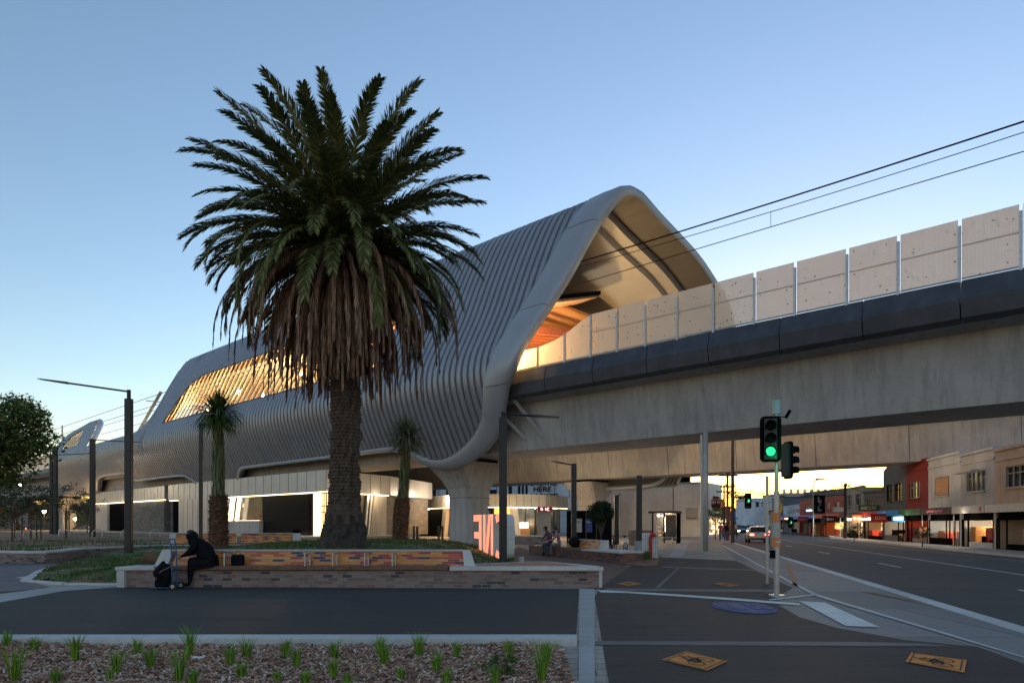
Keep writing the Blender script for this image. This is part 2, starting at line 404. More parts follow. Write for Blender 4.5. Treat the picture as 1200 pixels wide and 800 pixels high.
def marks(mb, origin, xdir, up, w, h, n, mi=0, seed=1):
    """a row of writing too small to read: letter-like strokes standing proud of the sign"""
    r = random.Random(seed); xd = Vector(xdir).normalized(); u = Vector(up).normalized(); nn = xd.cross(u); o = Vector(origin) + nn * .012
    st = w / n
    def bar(a, b, t):
        d = (b - a).normalized(); sd = d.cross(nn) * t / 2
        mb.hexa([a - sd, a + sd, b + sd, b - sd], [p + nn * .006 for p in (a - sd, a + sd, b + sd, b - sd)], mi)
    for i in range(n):
        if r.random() < .14: continue
        x0 = xd * (i * st + st * .1); ww = st * .72; t = min(st, h) * .17
        bar(o + x0, o + x0 + u * h, t)
        k = r.random()
        if k < .6: bar(o + x0 + xd * ww, o + x0 + xd * ww + u * h * (1 if k < .3 else .6), t)
        if k > .25: bar(o + x0 + u * h * .97, o + x0 + xd * ww + u * h * .97, t)
        if k > .5: bar(o + x0 + u * h * .05, o + x0 + xd * ww + u * h * .05, t)
        if k < .8: bar(o + x0 + u * h * .5, o + x0 + xd * ww + u * h * .5, t)
# ------------------------------------------------------------------ camera, sky, light
cam = bpy.data.cameras.new('camera'); camo = bpy.data.objects.new('camera', cam); col.objects.link(camo); sc.camera = camo
cam.sensor_width = 36; cam.lens = 24; cam.shift_y = 213 / 1200; cam.clip_end = 4000; cam.clip_start = .1
camo.location = (0, 0, HEYE); camo.rotation_euler = (math.radians(90), 0, 0)
SUN_AZ, SUN_EL = 24, 0.4
w = bpy.data.worlds.new('World'); sc.world = w; w.use_nodes = True
wn = w.node_tree; bg = wn.nodes['Background']
sky = wn.nodes.new('ShaderNodeTexSky'); sky.sky_type = 'NISHITA'; sky.sun_disc = False
sky.sun_elevation = math.radians(SUN_EL); sky.sun_rotation = math.radians(SUN_AZ)
sky.air_density = 0.85; sky.dust_density = 0.25; sky.ozone_density = 1.8
wn.links.new(sky.outputs[0], bg.inputs[0]); bg.inputs[1].default_value = .15
sun = bpy.data.lights.new('sun', 'SUN'); sun.energy = .15; sun.angle = math.radians(10); sun.color = (1, .78, .55)
suno = bpy.data.objects.new('sun', sun); col.objects.link(suno)
az, el = math.radians(SUN_AZ), math.radians(SUN_EL)
suno.rotation_euler = Vector((math.sin(az) * math.cos(el), math.cos(az) * math.cos(el), math.sin(el))).to_track_quat('Z', 'Y').to_euler()
sc.view_settings.view_transform = 'Standard'; sc.view_settings.look = 'None'; sc.view_settings.gamma = 1
sc.view_settings.exposure = 2.85
sc.cycles.max_bounces = 5; sc.cycles.transparent_max_bounces = 12; sc.cycles.caustics_reflective = False; sc.cycles.caustics_refractive = False
sc.cycles.use_denoising = True; sc.cycles.sample_clamp_indirect = 4
def lamp(loc, e, c=(1, .66, .32), r=.15, name='lamp'):
    l = bpy.data.lights.new(name, 'POINT'); l.energy = e * .72; l.color = c; l.shadow_soft_size = r
    o = bpy.data.objects.new(name, l); col.objects.link(o); o.location = loc; return o

# ------------------------------------------------------------------ ground sheets
def sheet(name, pts, z, m, **kw):
    a = sum(pts[i][0] * pts[(i + 1) % len(pts)][1] - pts[(i + 1) % len(pts)][0] * pts[i][1] for i in range(len(pts)))
    if a < 0: pts = pts[::-1]
    mb = MB(); mb.face([(p[0], p[1], z) for p in pts]); return struct(mb.build(name, m))
sheet('ground', [(-1500, -300), (1500, -300), (1500, 2500), (-1500, 2500)], -.14, 'ground_mat')
sheet('road', [RD(5.3, -40), RD(17.2, -40), RD(17.2, 82), P(960, 700), P(905, 700), RD(5.3, 62)], -.12, 'road_asphalt')
def slab(name, pts, z0, z1, m): mb = MB(); mb.prism([(p[0], p[1]) for p in pts], z0, z1); return struct(mb.build(name, m))
slab('plaza_paving', [RD(5.0, -40), RD(5.0, 62), P(868, 300), (-300, 300), (-300, -30)], -.2, 0, 'plaza_mat')
slab('footpath', [RD(17.45, -40), RD(60, -40), RD(200, 200), P(1100, 500), P(960, 690), RD(17.45, 82)], -.2, 0, 'concrete_pale')
struct(MB().rbox(5.0, 5.32, -20, 62, -.2, .012).build('kerb', 'concrete_cap'))
struct(MB().rbox(17.18, 17.45, -20, 82, -.2, .012).build('kerb', 'concrete_cap'))
sheet('concrete_path', [G(1420, 830), G(1200, 778), G(1146, 758), G(1061, 750), G(982, 736), G(937, 723), G(900, 703), G(930, 689), G(862, 656), G(845, 639), RD(4.4, 60), RD(4.995, 60), RD(4.995, 2)], .004, 'concrete_bay')
asp = [G(703, 688.5), G(737, 664), G(776, 653), G(862, 656.5), G(929, 689), G(903, 703), G(937, 723), G(982, 736), G(1061, 750), G(1146, 758), G(1200, 778), G(1420, 840), V3(8, 1.5), V3(.42, 1.5), G(697, 700)]
sheet('asphalt_path', asp, .008, 'asphalt')
sheet('asphalt_path', [V3(.87, 9.30), V3(1.63, 16.62), V3(-9.9, 17.3), V3(-10.6, 17.25), V3(-11.9, 16.2), V3(-13.2, 14.3), V3(-17, 11.5), V3(-22, 9.30)], .008, 'asphalt')
sheet('asphalt_path', [G(700, 652), G(712, 652), G(712, 651.9)], .001, 'asphalt') if False else None
def stripp(name, pts, m, z=.012): return sheet(name, [G(*p) for p in pts], z, m)
stripp('concrete_strip', [(679, 690), (697, 690), (697, 1050), (676, 1050)], 'concrete_pale')
stripp('concrete_strip', [(697.5, 751.5), (1010, 752.5), (1080, 754.5), (1118, 757.5), (1060, 757.5), (697.5, 756)], 'concrete_dark')
stripp('concrete_strip', [(711, 689.5), (905, 691), (915, 694), (705, 692)], 'concrete_dark')
stripp('concrete_strip', [(767, 689.4), (795, 664), (798, 664), (772, 689.4)], 'concrete_dark')
stripp('concrete_strip', [(778, 663.5), (884, 667.5), (886, 668.8), (776, 664.8)], 'concrete_dark')
stripp('concrete_strip', [(0, 696), (60, 688.5), (135, 685.5), (136, 688), (75, 692.5), (0, 706), (-110, 725), (-110, 714)], 'concrete_pale')
stripp('concrete_strip', [(18, 676.5), (70, 683.5), (100, 686.2), (104, 685.2), (75, 682.2), (28, 675.5)], 'concrete_cap')
sheet('brick_paving', [G(590, 672), G(700, 690.5), G(703, 688.5), G(737, 664), G(727, 659.5), G(626, 647), G(607, 640), G(598, 650)], .006, 'brown_paving')
sheet('grey_paving', [G(-300, 742), G(0, 696), G(60, 688), G(18, 676.5), G(90, 664), G(122, 652), G(40, 655), G(-100, 655), G(-400, 665)], .006, 'grey_paving')
stripp('paving_band', [(796, 634), (808, 634), (800, 652), (784, 652)], 'concrete_pale', .006)
# kerb of the mulch bed
struct(MB().prism([G(-160, 757), G(676, 757), G(676, 751.5), G(-160, 751.5)], -.1, .10).build('garden_kerb', 'concrete_cap'))
# ---- painted markings
def line(name, pts, m='white_marking', z=.017, **k):
    o = stripp(name, pts, m, z); return o
line('road_marking', [(699.5, 691.5), (735, 693.2), (733, 695.2), (704, 694.4)], 'white_marking')
line('road_marking', [(735, 693.2), (790, 696.6), (864, 701.6), (937, 707.6), (937, 709.8), (860, 703.8), (790, 698.8), (734, 695.2)])
line('road_marking', [(936, 704.5), (967, 706.6), (1031, 735.6), (991, 734)], 'white_marking')
line('road_marking', [(900, 702.8), (955, 696.6), (957, 697.6), (903, 703.9)], 'white_marking')
line('road_marking', [(845, 638.6), (848, 638.6), (924, 679.5), (958, 697), (1118, 745), (1240, 783), (1200, 771.5), (1115, 746.5), (955, 698.5), (921, 680.5)], 'concrete_cap')
line('road_marking', [(921.5, 660), (924.5, 659.5), (935, 687), (930, 687.5)], 'orange_faded')
line('road_marking', [(1008, 693), (1040, 697), (1100, 712), (1060, 703)], 'orange_faded')
def rline(L, q0, q1, w=.12, m='white_marking'):
    mb = MB(); mb.face([RD(L, q0, -.114), RD(L + w, q0, -.114), RD(L + w, q1, -.114), RD(L, q1, -.114)]); struct(mb.build('lane_marking', m))
rline(11.45, 6, 80); rline(15.1, 20, 80, .1, 'marking_worn'); rline(15.7, 10, 80, .18, 'marking_worn')
for k in range(7): rline(8.75, 8 + k * 12.2 - 3, 11 + k * 12.2 - 3)
rline(5.9, 9, 9.6, .5); rline(5.4, 30, 60, .1, 'marking_worn')
# blue oval painted on the path
c = G(871, 712); mb = MB()
mb.face([c + V3(.55 * math.cos(a), .92 * math.sin(a), .017) for a in [k * math.pi / 16 for k in range(32)]])
ov = tag(mb.build('path_marking', 'blue_marking'), 'blue oval with white writing painted on the black path', 'floor marking')
mb = MB(); mb.face([c + V3(-.02, -.7, .021), c + V3(.02, -.7, .021), c + V3(.02, .7, .021), c + V3(-.02, .7, .021)])
for k in range(3):
    for sgn in (-1, 1):
        marks(mb, c + V3(sgn * .27 - .17, -.35 + k * .32, .02), (1, 0, 0), (0, 1, 0), .36, .17, 5, 0, k * 2 + sgn + 5)
mb.build('lettering', 'marking_worn', ov)
# orange bicycle plates
def plate(px, lab):
    cs = [G(*p) for p in px]; ctr = sum(cs, Vector()) / 4
    mb = MB(); mb.face([p + V3(0, 0, .017) for p in cs])
    t = tag(mb.build('bicycle_marking', 'orange_marking'), lab, 'floor marking', 'orange bicycle markings')
    ax = (cs[2] - cs[0]); ex = ((cs[1] + cs[2]) / 2 - (cs[0] + cs[3]) / 2) * .5; ey = ((cs[0] + cs[1]) / 2 - (cs[3] + cs[2]) / 2) * .5
    def q(u, v, z=.021): return ctr + ex * u + ey * v + V3(0, 0, z)
    b = MB()
    def seg(a, bb, wd=.07):
        A, B = q(*a), q(*bb); d = (B - A).normalized(); s = Vector((-d.y, d.x, 0)) * wd * .15
        b.face([A - s, B - s, B + s, A + s])
    for (x0, y0, x1, y1) in ((-.9, -.86, .9, -.86), (.9, -.86, .9, .86), (.9, .86, -.9, .86), (-.9, .86, -.9, -.86)): seg((x0, y0), (x1, y1), .05)
    for cx in (-.38, .38):
        R0 = .27
        for k in range(14):
            a0, a1 = k * math.tau / 14, (k + 1) * math.tau / 14
            seg((cx + R0 * math.cos(a0), -.25 + R0 * 1.3 * math.sin(a0)), (cx + R0 * math.cos(a1), -.25 + R0 * 1.3 * math.sin(a1)))
    for a, bb in (((-.38, -.25), (-.18, .18)), ((-.18, .18), (.22, .18)), ((.22, .18), (0, -.25)), ((0, -.25), (-.38, -.25)), ((0, -.25), (-.18, .18)), ((.38, -.25), (.18, .4)), ((.18, .4), (.34, .45)),
                 ((-.28, .22), (-.12, .22)), ((-.18, .28), (.02, .62)), ((.02, .62), (.24, .36)), ((-.18, .28), (.06, .02)), ((.06, .02), (0, -.25)), ((.04, .72), (.10, .78)), ((.04, .76), (.12, .70))): seg(a, bb, .1)
    mb2 = b.build('bicycle_symbol', 'asphalt', t)
plate([(775, 774), (804, 764), (853, 775.5), (829, 787)], 'orange bicycle plate painted on the black path, the one nearest the mulch bed')
plate([(1061, 776.5), (1068, 765.5), (1133, 774.5), (1130, 789.5)], 'orange bicycle plate painted on the path close to the concrete kerb ramp')
plate([(721, 684.2), (738, 681.5), (753, 684.3), (737, 686.8)], 'orange bicycle plate on the path beside the end of the long brick bench')
plate([(836, 684.4), (846, 683), (868, 685.8), (855, 687.6)], 'orange bicycle plate on the path just left of the traffic signal')

# ------------------------------------------------------------------ grass mound behind the long bench
def hmound(x, y):
    hx = sst(-13.5, -7.5, x) * (1 - sst(-3.4, .3, x)); hy = 1 - .35 * sst(27, 36, y)
    base = .05 + .07 * sst(18, 22, y)
    front = sst(17.7, 18.6, y)
    return base + .80 * hx * hy * front + .32 * sst(28, 34, y) * (1 - sst(-13, -9, x)) + .03 * noise.noise((x * .9, y * .9, 0))
MOUND = [(-9.9, 17.75), (-11.6, 17.9), (-13.3, 18.9), (-15.4, 22.5), (-16.6, 25.2), (-17.9, 27.6), (-18.6, 30.8), (-18.0, 34.8), (-11.6, 36.3), (-5, 36.8), (-1.8, 35.5), (-.6, 32), (.25, 27), (.3, 25), (-.1, 23), (-1.0, 21), (-1.55, 19.75), (-1.55, 17.85)]
def inpoly(x, y, pl):
    c = False
    for i in range(len(pl)):
        x1, y1 = pl[i]; x2, y2 = pl[i - 1]
        if (y1 > y) != (y2 > y) and x < (x2 - x1) * (y - y1) / (y2 - y1) + x1: c = not c
    return c
def dpoly(x, y, pl):
    best = 1e9
    for i in range(len(pl)):
        a = Vector(pl[i - 1]); b = Vector(pl[i]); p = Vector((x, y)); d = b - a
        t = max(0, min(1, (p - a).dot(d) / d.dot(d))); best = min(best, (a + d * t - p).length)
    return best
mb = MB(); st = .3; NX = 66; NY = 68
idx = {}
def gp(i, j):
    if (i, j) not in idx:
        x = -19.2 + i * st; y = 17.5 + j * st
        h = hmound(x, y)
        if not inpoly(x, y, MOUND): h = -.03 if dpoly(x, y, MOUND) > .0 and (y > 18.3 or x < -9.9) else h
        if y < 18.1 and -9.85 < x < -1.6: h = .82 if inpoly(x, y, MOUND) else .5
        idx[(i, j)] = len(mb.v); mb.v.append(V3(x, y, h))
    return idx[(i, j)]
for i in range(NX):
    for j in range(NY):
        cx = -19.2 + (i + .5) * st; cy = 17.5 + (j + .5) * st
        if inpoly(cx, cy, MOUND): mb.f.append([gp(i, j), gp(i + 1, j), gp(i + 1, j + 1), gp(i, j + 1)]); mb.m.append(0)
struct(mb.build('lawn', 'grass_mat', smooth=True))
def blades(name, spots, m, hmin, hmax, w=.012, lean=.5):
    mb = MB()
    for (x, y, z) in spots:
        h = rnd.uniform(hmin, hmax); a = rnd.uniform(0, math.tau); d = V3(math.cos(a), math.sin(a)) * w; l = V3(rnd.uniform(-1, 1), rnd.uniform(-1, 1)) * h * lean
        b = V3(x, y, z - .01)
        mb.face([b - d, b + d, b + l * .4 + V3(0, 0, h * .6) + d * .6, b + l + V3(0, 0, h)])
    return tag(mb.build(name, m), kind='stuff')
sp = []
while len(sp) < 22000:
    x = rnd.uniform(-19, .4); y = 17.7 + 19 * rnd.random() ** 1.3
    if inpoly(x, y, MOUND) and dpoly(x, y, MOUND) > .03:
        if noise.noise((x * .55 + 5, y * .4, 3)) > .12 and rnd.random() < .85: continue
        sp.append((x, y, hmound(x, y)))
blades('grass', sp, 'lawn_blade', .04, .13, .014)
# concrete edging round the lawn
ed = MB(); pl = [(-9.9, 17.7), (-11.6, 17.8), (-13.4, 18.8), (-15.5, 22.4), (-16.8, 25.1)]
for a, b in zip(pl, pl[1:]):
    a = V3(*a); b = V3(*b); d = (b - a).normalized(); s = V3(d.y, -d.x) * .12
    ed.hexa([a - s, b - s, b + s, a + s][::-1], [p + V3(0, 0, .05) for p in (a - s, b - s, b + s, a + s)][::-1])
struct(ed.build('lawn_edging', 'concrete_cap'))
# ---- far lawn on the raised ground to the left
FL = [(-70, 28.5), (-21.5, 28.6), (-19.2, 29.2), (-19.9, 31.2), (-18.6, 35.8), (-11.5, 37.3), (-9, 37.5), (-9, 60), (-30, 92), (-110, 150), (-160, 150)]
slab('far_lawn', FL, -.1, .42, 'lawn_far')
sp = []
while len(sp) < 6000:
    x = rnd.uniform(-45, -10); y = 29 + 18 * rnd.random() ** 1.5
    if inpoly(x, y, FL) and dpoly(x, y, FL) > .05 and noise.noise((x * .35, y * .3, 7)) > -.05: sp.append((x, y, .42))
blades('grass', sp, 'lawn_blade', .05, .2, .02)
slab('station_forecourt', [V(150, -4), V(52, -4), V(52, 9), V(150, 9)], .3, .45, 'concrete_pale')

# ------------------------------------------------------------------ mulch bed in front
mb = MB(); nx, ny = 80, 30
for i in range(nx + 1):
    for j in range(ny + 1):
        x = lerp(-9.0, .665, i / nx); y = lerp(2.5, 8.86, j / ny)
        if j < ny: x = min(x, .60 if i == nx else x)
        mb.v.append(V3(x, y, .03 + .05 * noise.noise((x * 1.3, y * 1.3, 2)) + .02 * noise.noise((x * 7, y * 7, 1))))
for i in range(nx):
    for j in range(ny):
        a = i * (ny + 1) + j; mb.f.append([a, a + ny + 1, a + ny + 2, a + 1]); mb.m.append(0)
struct(mb.build('garden_soil', 'mulch_soil', smooth=True))
mb = MB()
for k in range(21000):
    y = 5.6 + 3.2 * rnd.random(); x = rnd.uniform(-7.4 if y > 6.5 else -6, .62)
    z = .035 + .05 * noise.noise((x * 1.3, y * 1.3, 2)) + rnd.uniform(-.004, .022)
    l = rnd.uniform(.014, .05) ; wd = rnd.uniform(.005, .014); R3 = Matrix.Rotation(rnd.uniform(0, 6.3), 3, 'Z') @ Matrix.Rotation(rnd.uniform(-.6, .6), 3, 'Y') @ Matrix.Rotation(rnd.uniform(-.5, .5), 3, 'X')
    c = V3(x, y, z); t = .004
    q = [c + R3 @ Vector(p) for p in ((-l, -wd, 0), (l, -wd * .6, 0), (l, wd * .6, 0), (-l, wd, 0))]
    u = R3 @ Vector((0, 0, t)); mb.mesh(q + [p + u for p in q], [(4, 5, 6, 7), (0, 1, 5, 4), (1, 2, 6, 5), (2, 3, 7, 6), (3, 0, 4, 7)])
tag(mb.build('wood_chips', 'mulch'), kind='stuff')
tufts = [(9,757,34),(17,797,62),(41,762,22),(88,772,40),(66,798,20),(137,786,34),(130,798,22),(160,765,26),(176,780,28),(222,768,44),(210,797,55),(226,800,26),(270,778,38),(289,768,34),(283,794,32),(335,769,34),(347,779,28),(325,798,22),(358,800,20),(392,771,34),(391,792,32),(407,799,18),(450,780,40),(445,766,26),(491,768,36),(511,785,30),(535,768,22),(524,799,28),(470,794,20),(596,768,30),(635,797,55),(641,775,36),(580,799,30)]
ORD = ['first', 'second', 'third', 'fourth', 'fifth', 'sixth', 'seventh', 'eighth', 'ninth', 'tenth', 'eleventh', 'twelfth', 'thirteenth', 'fourteenth', 'fifteenth']
def rowof(py): return 0 if py < 770.5 else (1 if py < 788 else 2)
for k, (px, py, hp) in enumerate(tufts):
    lab_ = ('large ' if hp > 42 else 'small ' if hp < 26 else '') + 'green grass tuft in the mulch, ' + ORD[sorted([q[0] for q in tufts if rowof(q[1]) == rowof(py)]).index(px)] + ' from left in ' + ('the row by the kerb', 'the middle row', 'the front row')[rowof(py)]
    py = min(py, 799.5); b = G(px, py, .05); h = hp * b.y / FPX * rnd.uniform(.5, .78); mb = MB()
    for j in range(60):
        a = rnd.uniform(0, math.tau); sp_ = rnd.random() ** .7 * .42; hh = h * rnd.uniform(.55, 1.15) / max(.75, math.cos(sp_)); r0 = rnd.random() * .05
        d = V3(math.cos(a), math.sin(a)); s = V3(-d.y, d.x) * .0042
        p0 = b + d * r0; p1 = p0 + d * hh * sp_ * .35 + V3(0, 0, hh * .5); p2 = p0 + d * hh * sp_ * .95 + V3(0, 0, hh * .86); p3 = p0 + d * hh * (sp_ * 1.5 + .05) + V3(0, 0, hh)
        mb.mesh([p0 - s, p0 + s, p1 + s, p1 - s, p2 + s * .7, p2 - s * .7, p3], [(0, 1, 2, 3), (3, 2, 4, 5), (5, 4, 6)])
    where = 'by the white kerb' if py < 776 else 'low in the mulch bed'
    tag(mb.build('grass_tuft', 'blade', origin=b), lab_, 'plant', 'grass tufts in the mulch bed')
def leafcloud(mb, c, r, n, size, clumps=18, seed=0, mi=0, flat=.0):
    r_ = random.Random(seed); cs = []
    for k in range(clumps):
        while True:
            p = Vector((r_.uniform(-1, 1), r_.uniform(-1, 1), r_.uniform(-1, 1)))
            if .25 < p.length < 1: break
        cs.append((p, r_.uniform(.22, .42)))
    for k in range(n):
        cp, cr = cs[r_.randrange(clumps)]
        d = Vector((r_.gauss(0, 1), r_.gauss(0, 1), r_.gauss(0, 1))).normalized() * cr * r_.random() ** .4
        p = cp + d; q = Vector(c) + Vector((p.x * r[0], p.y * r[1], p.z * r[2]))
        a = Vector((r_.gauss(0, 1), r_.gauss(0, 1), r_.gauss(0, .6))).normalized(); b = a.cross(Vector((r_.gauss(0, 1), r_.gauss(0, 1), r_.gauss(0, 1)))).normalized()
        s = size * r_.uniform(.6, 1.3)
        mb.face([q - a * s, q - b * s * .45, q + a * s, q + b * s * .45], mi)
b = G(580, 789, .05); mb = MB(); leafcloud(mb, b + V3(0, 0, .10), (.22, .18, .14), 500, .022, 12, 3)
tag(mb.build('shrub', 'leaf', origin=b), 'small bushy dark green shrub near the right end of the mulch bed', 'plant')
for px, py, s, lab in ((232, 771, .07, 'pale scrap of litter lying in the mulch bed behind a grass tuft'), (71, 669, .11, 'white scrap of litter lying on the lawn left of the lamp post')):
    b = G(px, py, .08); mb = MB(); r_ = random.Random(int(px)); vs = []
    for i in range(5):
        for j in range(4): vs.append(b + V3((i - 2) * s * .5, (j - 1.5) * s * .4, r_.uniform(0, s * .4)))
    mb.mesh(vs, [(i * 4 + j, i * 4 + j + 4, i * 4 + j + 5, i * 4 + j + 1) for i in range(4) for j in range(3)])
    tag(mb.build('litter', 'white_marking', origin=b), lab, 'litter')
# ------------------------------------------------------------------ viaducts
def pier(parent, s, n, label=None):
    """flared column: stem, capital opening out under the deck"""
    mb = MB()
    lv = [(0, 1.3, 1.15), (3.6, 1.3, 1.15), (4.3, 1.36, 1.3), (5.0, 1.55, 1.75), (5.6, 1.8, 2.3), (6.15, 2.0, 2.85), (6.35, 2.02, 2.95)]
    rings = []
    for z, hs, hn in lv:
        c = .28
        rings.append([V(s + a, n + b, z) for a, b in ((-hs, -hn + c), (-hs + c, -hn), (hs - c, -hn), (hs, -hn + c), (hs, hn - c), (hs - c, hn), (-hs + c, hn), (-hs, hn - c))])
    vs = [p for r in rings for p in r]; k = 8
    fs = [[i * k + j, (i + 1) * k + j, (i + 1) * k + (j + 1) % k, i * k + (j + 1) % k] for i in range(len(lv) - 1) for j in range(k)]
    fs.append([(len(lv) - 1) * k + j for j in range(k)]); mb.mesh(vs, fs)
    o = mb.build('pier', 'concrete', parent)
    for q_ in ((s - 1.3, s - .3, n - 2.2, n - 1.2), (s + .3, s + 1.3, n - 2.2, n - 1.2), (s - 1.3, s + 1.3, n + 1, n + 2)): MB().sbox(*q_, 6.35, 6.62).build('bearing', 'black', o)
    j = MB(); j.sbox(s - 1.312, s + 1.312, n - 1.162, n + 1.162, 3.58, 3.62); j.build('joint', 'concrete_dark', o)
def girder(parent, s0, s1, off, flip=False):
    prof = [(1.55, 6.65), (6.1, 6.65), (6.5, 9.75), (7.7, 10.1), (7.7, 10.75), (6.9, 10.75), (6.9, 10.4), (.7, 10.4), (.7, 10.75), (-.05, 10.75), (-.05, 10.1), (1.15, 9.75)]
    if flip: prof = [(7.65 - a, z) for a, z in prof][::-1]
    mb = MB(); n = len(prof)
    a = [V(s0, off + p, z) for p, z in prof]; b = [V(s1, off + p, z) for p, z in prof]
    mb.mesh(a + b, [[i, n + i, n + (i + 1) % n, (i + 1) % n] for i in range(n)] + [list(range(n)), list(range(2 * n - 1, n - 1, -1))])
    return mb.build('girder', 'concrete', parent)
via = thing('rail_viaduct', 'concrete rail viaduct with dark cladding and beige screens crossing above the road', 'viaduct', V(20, 4, 0))
g = girder(via, -45, 240, 0)
for k in range(11):
    s = -6 + k * 3.72 + 1.2; jt = MB()
    jt.hexa([V(s, 1.53, 6.66), V(s + .06, 1.52, 6.66), V(s + .06, 1.6, 6.66), V(s, 1.6, 6.66)][::-1], [V(s, 1.13, 9.74), V(s + .06, 1.12, 9.74), V(s + .06, 1.2, 9.74), V(s, 1.2, 9.74)][::-1])
    jt.build('panel_joint', 'concrete_pale', g)
for s in (39.5, 77, 113, 150, 187): pier(via, s, 3.85)
cl = None
def cladpanel(s0, s1, parent):
    prof = [(.0, 9.87), (-.42, 10.02), (-.55, 10.75), (-.30, 11.62), (.0, 11.62), (.0, 9.9)]
    mb = MB(); n = len(prof)
    a = [V(s0 + .02, p, z) for p, z in prof]; b = [V(s1 - .02, p, z) for p, z in prof]
    mb.mesh(a + b, [[i, n + i, n + (i + 1) % n, (i + 1) % n] for i in range(n)] + [list(range(n)), list(range(2 * n - 1, n - 1, -1))])
    return mb.build('cladding_panel', 'cladding', parent, bevel=.02)
for k in range(-3, 7): cladpanel(5.62 + k * 3.72, 5.62 + (k + 1) * 3.72, via)
cladpanel(31.66, 34, via)
for k in range(8): cladpanel(137.5 + k * 7, 144.5 + k * 7, via)
posts = [-6.7, -4.62, -2.54, -.47, 1.6, 3.63, 5.68, 7.95, 10.05, 12.4, 14.4, 16.6, 18.7, 20.7, 22.6, 24.5, 26.5, 28.7, 30.6, 32.6]
def tophi(s): return 14.18 if s < 24.4 else interp([24.4, 25.2, 26.2, 27.2, 28.6, 33], [14.18, 13.95, 13.5, 13.15, 12.95, 12.92], s)
for i in range(len(posts) - 1):
    a, b = posts[i] + .07, posts[i + 1] - .07
    mb = MB(); st = 5
    for k in range(st):
        x0, x1 = lerp(a, b, k / st), lerp(a, b, (k + 1) / st)
        if a > 24.3: h0, h1 = tophi(x0), tophi(x1)
        else: h0 = h1 = 14.18
        mb.hexa([V(x1, -.19, 11.72), V(x0, -.19, 11.72), V(x0, -.17, 11.72), V(x1, -.17, 11.72)], [V(x1, -.19, h1), V(x0, -.19, h0), V(x0, -.17, h0), V(x1, -.17, h1)])
    pn = mb.build('screen_panel', 'screen_mesh', via)
    MB().sbox(a, b, -.23, -.2, 11.66, 11.74).build('screen_rail', 'steel_grey', pn)
    if b < 24.6: MB().sbox(a, b, -.16, -.12, 13.06, 13.1).build('screen_rail', 'steel_grey', pn)
for s in posts:
    mb = MB(); t = tophi(s) - (.30 if s < 24 else .0)
    mb.sbox(s - .055, s + .055, -.32, -.21, 11.3, t); mb.build('screen_post', 'galv', via)
for k in range(14):
    mb = MB(); s = 137.6 + k * 3.5; mb.sbox(s, s + 3.3, -.2, -.14, 11.7, 14.1); mb.build('screen_panel', 'screen_mesh', via)
via2 = thing('rail_viaduct', 'second concrete rail viaduct seen beneath and behind the nearer one', 'viaduct', V(20, 31, 0))
girder(via2, -45, 200, 28, True)
for k in range(9):
    s = -8 + k * 7.4; jt = MB()
    jt.hexa([V(s, 29.53, 6.66), V(s + .05, 29.53, 6.66), V(s + .05, 29.6, 6.66), V(s, 29.6, 6.66)][::-1], [V(s, 29.13, 9.74), V(s + .05, 29.13, 9.74), V(s + .05, 29.2, 9.74), V(s, 29.2, 9.74)][::-1])
    jt.build('panel_joint', 'concrete_dark', via2)
for s in (48, 88, 128): pier(via2, s, 31.8)

# ------------------------------------------------------------------ station hull
PR = [(1.35, 5.6), (.75, 6.35), (-.1, 8.0), (-.9, 9.6), (-1.38, 10.9), (-1.5, 11.9), (-1.25, 13.0), (-.65, 14.2), (.45, 16.3), (1.45, 18.6), (2.5, 20.8), (3.5, 22.6), (4.1, 23.4), (4.75, 23.85), (5.6, 24.05), (6.6, 23.95), (8.6, 23.4), (11.8, 22.7), (14.5, 22.0), (17.6, 20.65), (24, 17.4), (30, 14.0), (34, 12.2), (35.1, 11.0), (34.9, 10), (34.2, 8.4), (33, 6.4), (32.4, 5.55)]
def catmull(pts, sub=6):
    out = []
    for i in range(len(pts) - 1):
        p0 = pts[max(i - 1, 0)]; p1 = pts[i]; p2 = pts[i + 1]; p3 = pts[min(i + 2, len(pts) - 1)]
        for k in range(sub):
            t = k / sub
            out.append(tuple(.5 * (2 * b + (c - a) * t + (2 * a - 5 * b + 4 * c - d) * t * t + (3 * b - a - 3 * c + d) * t ** 3) for a, b, c, d in zip(p0, p1, p2, p3)))
    out.append(pts[-1]); return out
PC = catmull(PR)
LEN = [0]
for a, b in zip(PC, PC[1:]): LEN.append(LEN[-1] + math.hypot(b[0] - a[0], b[1] - a[1]))
def prof(t):
    t = max(0, min(LEN[-1] - 1e-6, t)); lo, hi = 0, len(LEN) - 1
    while hi - lo > 1:
        m = (lo + hi) // 2
        if LEN[m] <= t: lo = m
        else: hi = m
    f = (t - LEN[lo]) / (LEN[hi] - LEN[lo]); a, b = PC[lo], PC[hi]
    n = lerp(a[0], b[0], f); z = lerp(a[1], b[1], f)
    l0, l1 = max(lo - 1, 0), min(hi + 1, len(PC) - 1)
    dx, dz = PC[l1][0] - PC[l0][0], PC[l1][1] - PC[l0][1]; q = math.hypot(dx, dz)
    return n, z, -dz / q, dx / q          # outward normal (towards the viewer / up)
def SP(s, t, off=0.0):
    n, z, a, b = prof(t); return V(s, n + a * off, z + b * off)
NEARZ = [(LEN[i], PC[i][1]) for i in range(len(PC)) if PC[i][0] < 5.7]
def tz(z):
    return interp([q[1] for q in NEARZ], [q[0] for q in NEARZ], z)
def tzf(z):
    far = [(LEN[i], PC[i][1]) for i in range(len(PC)) if PC[i][0] > 30][::-1]
    return interp([q[1] for q in far], [q[0] for q in far], z)
TR = tz(24.05); TFAR = LEN[[i for i, p in enumerate(PC) if p[0] >= 17.6][0]]; TEND = LEN[-1]
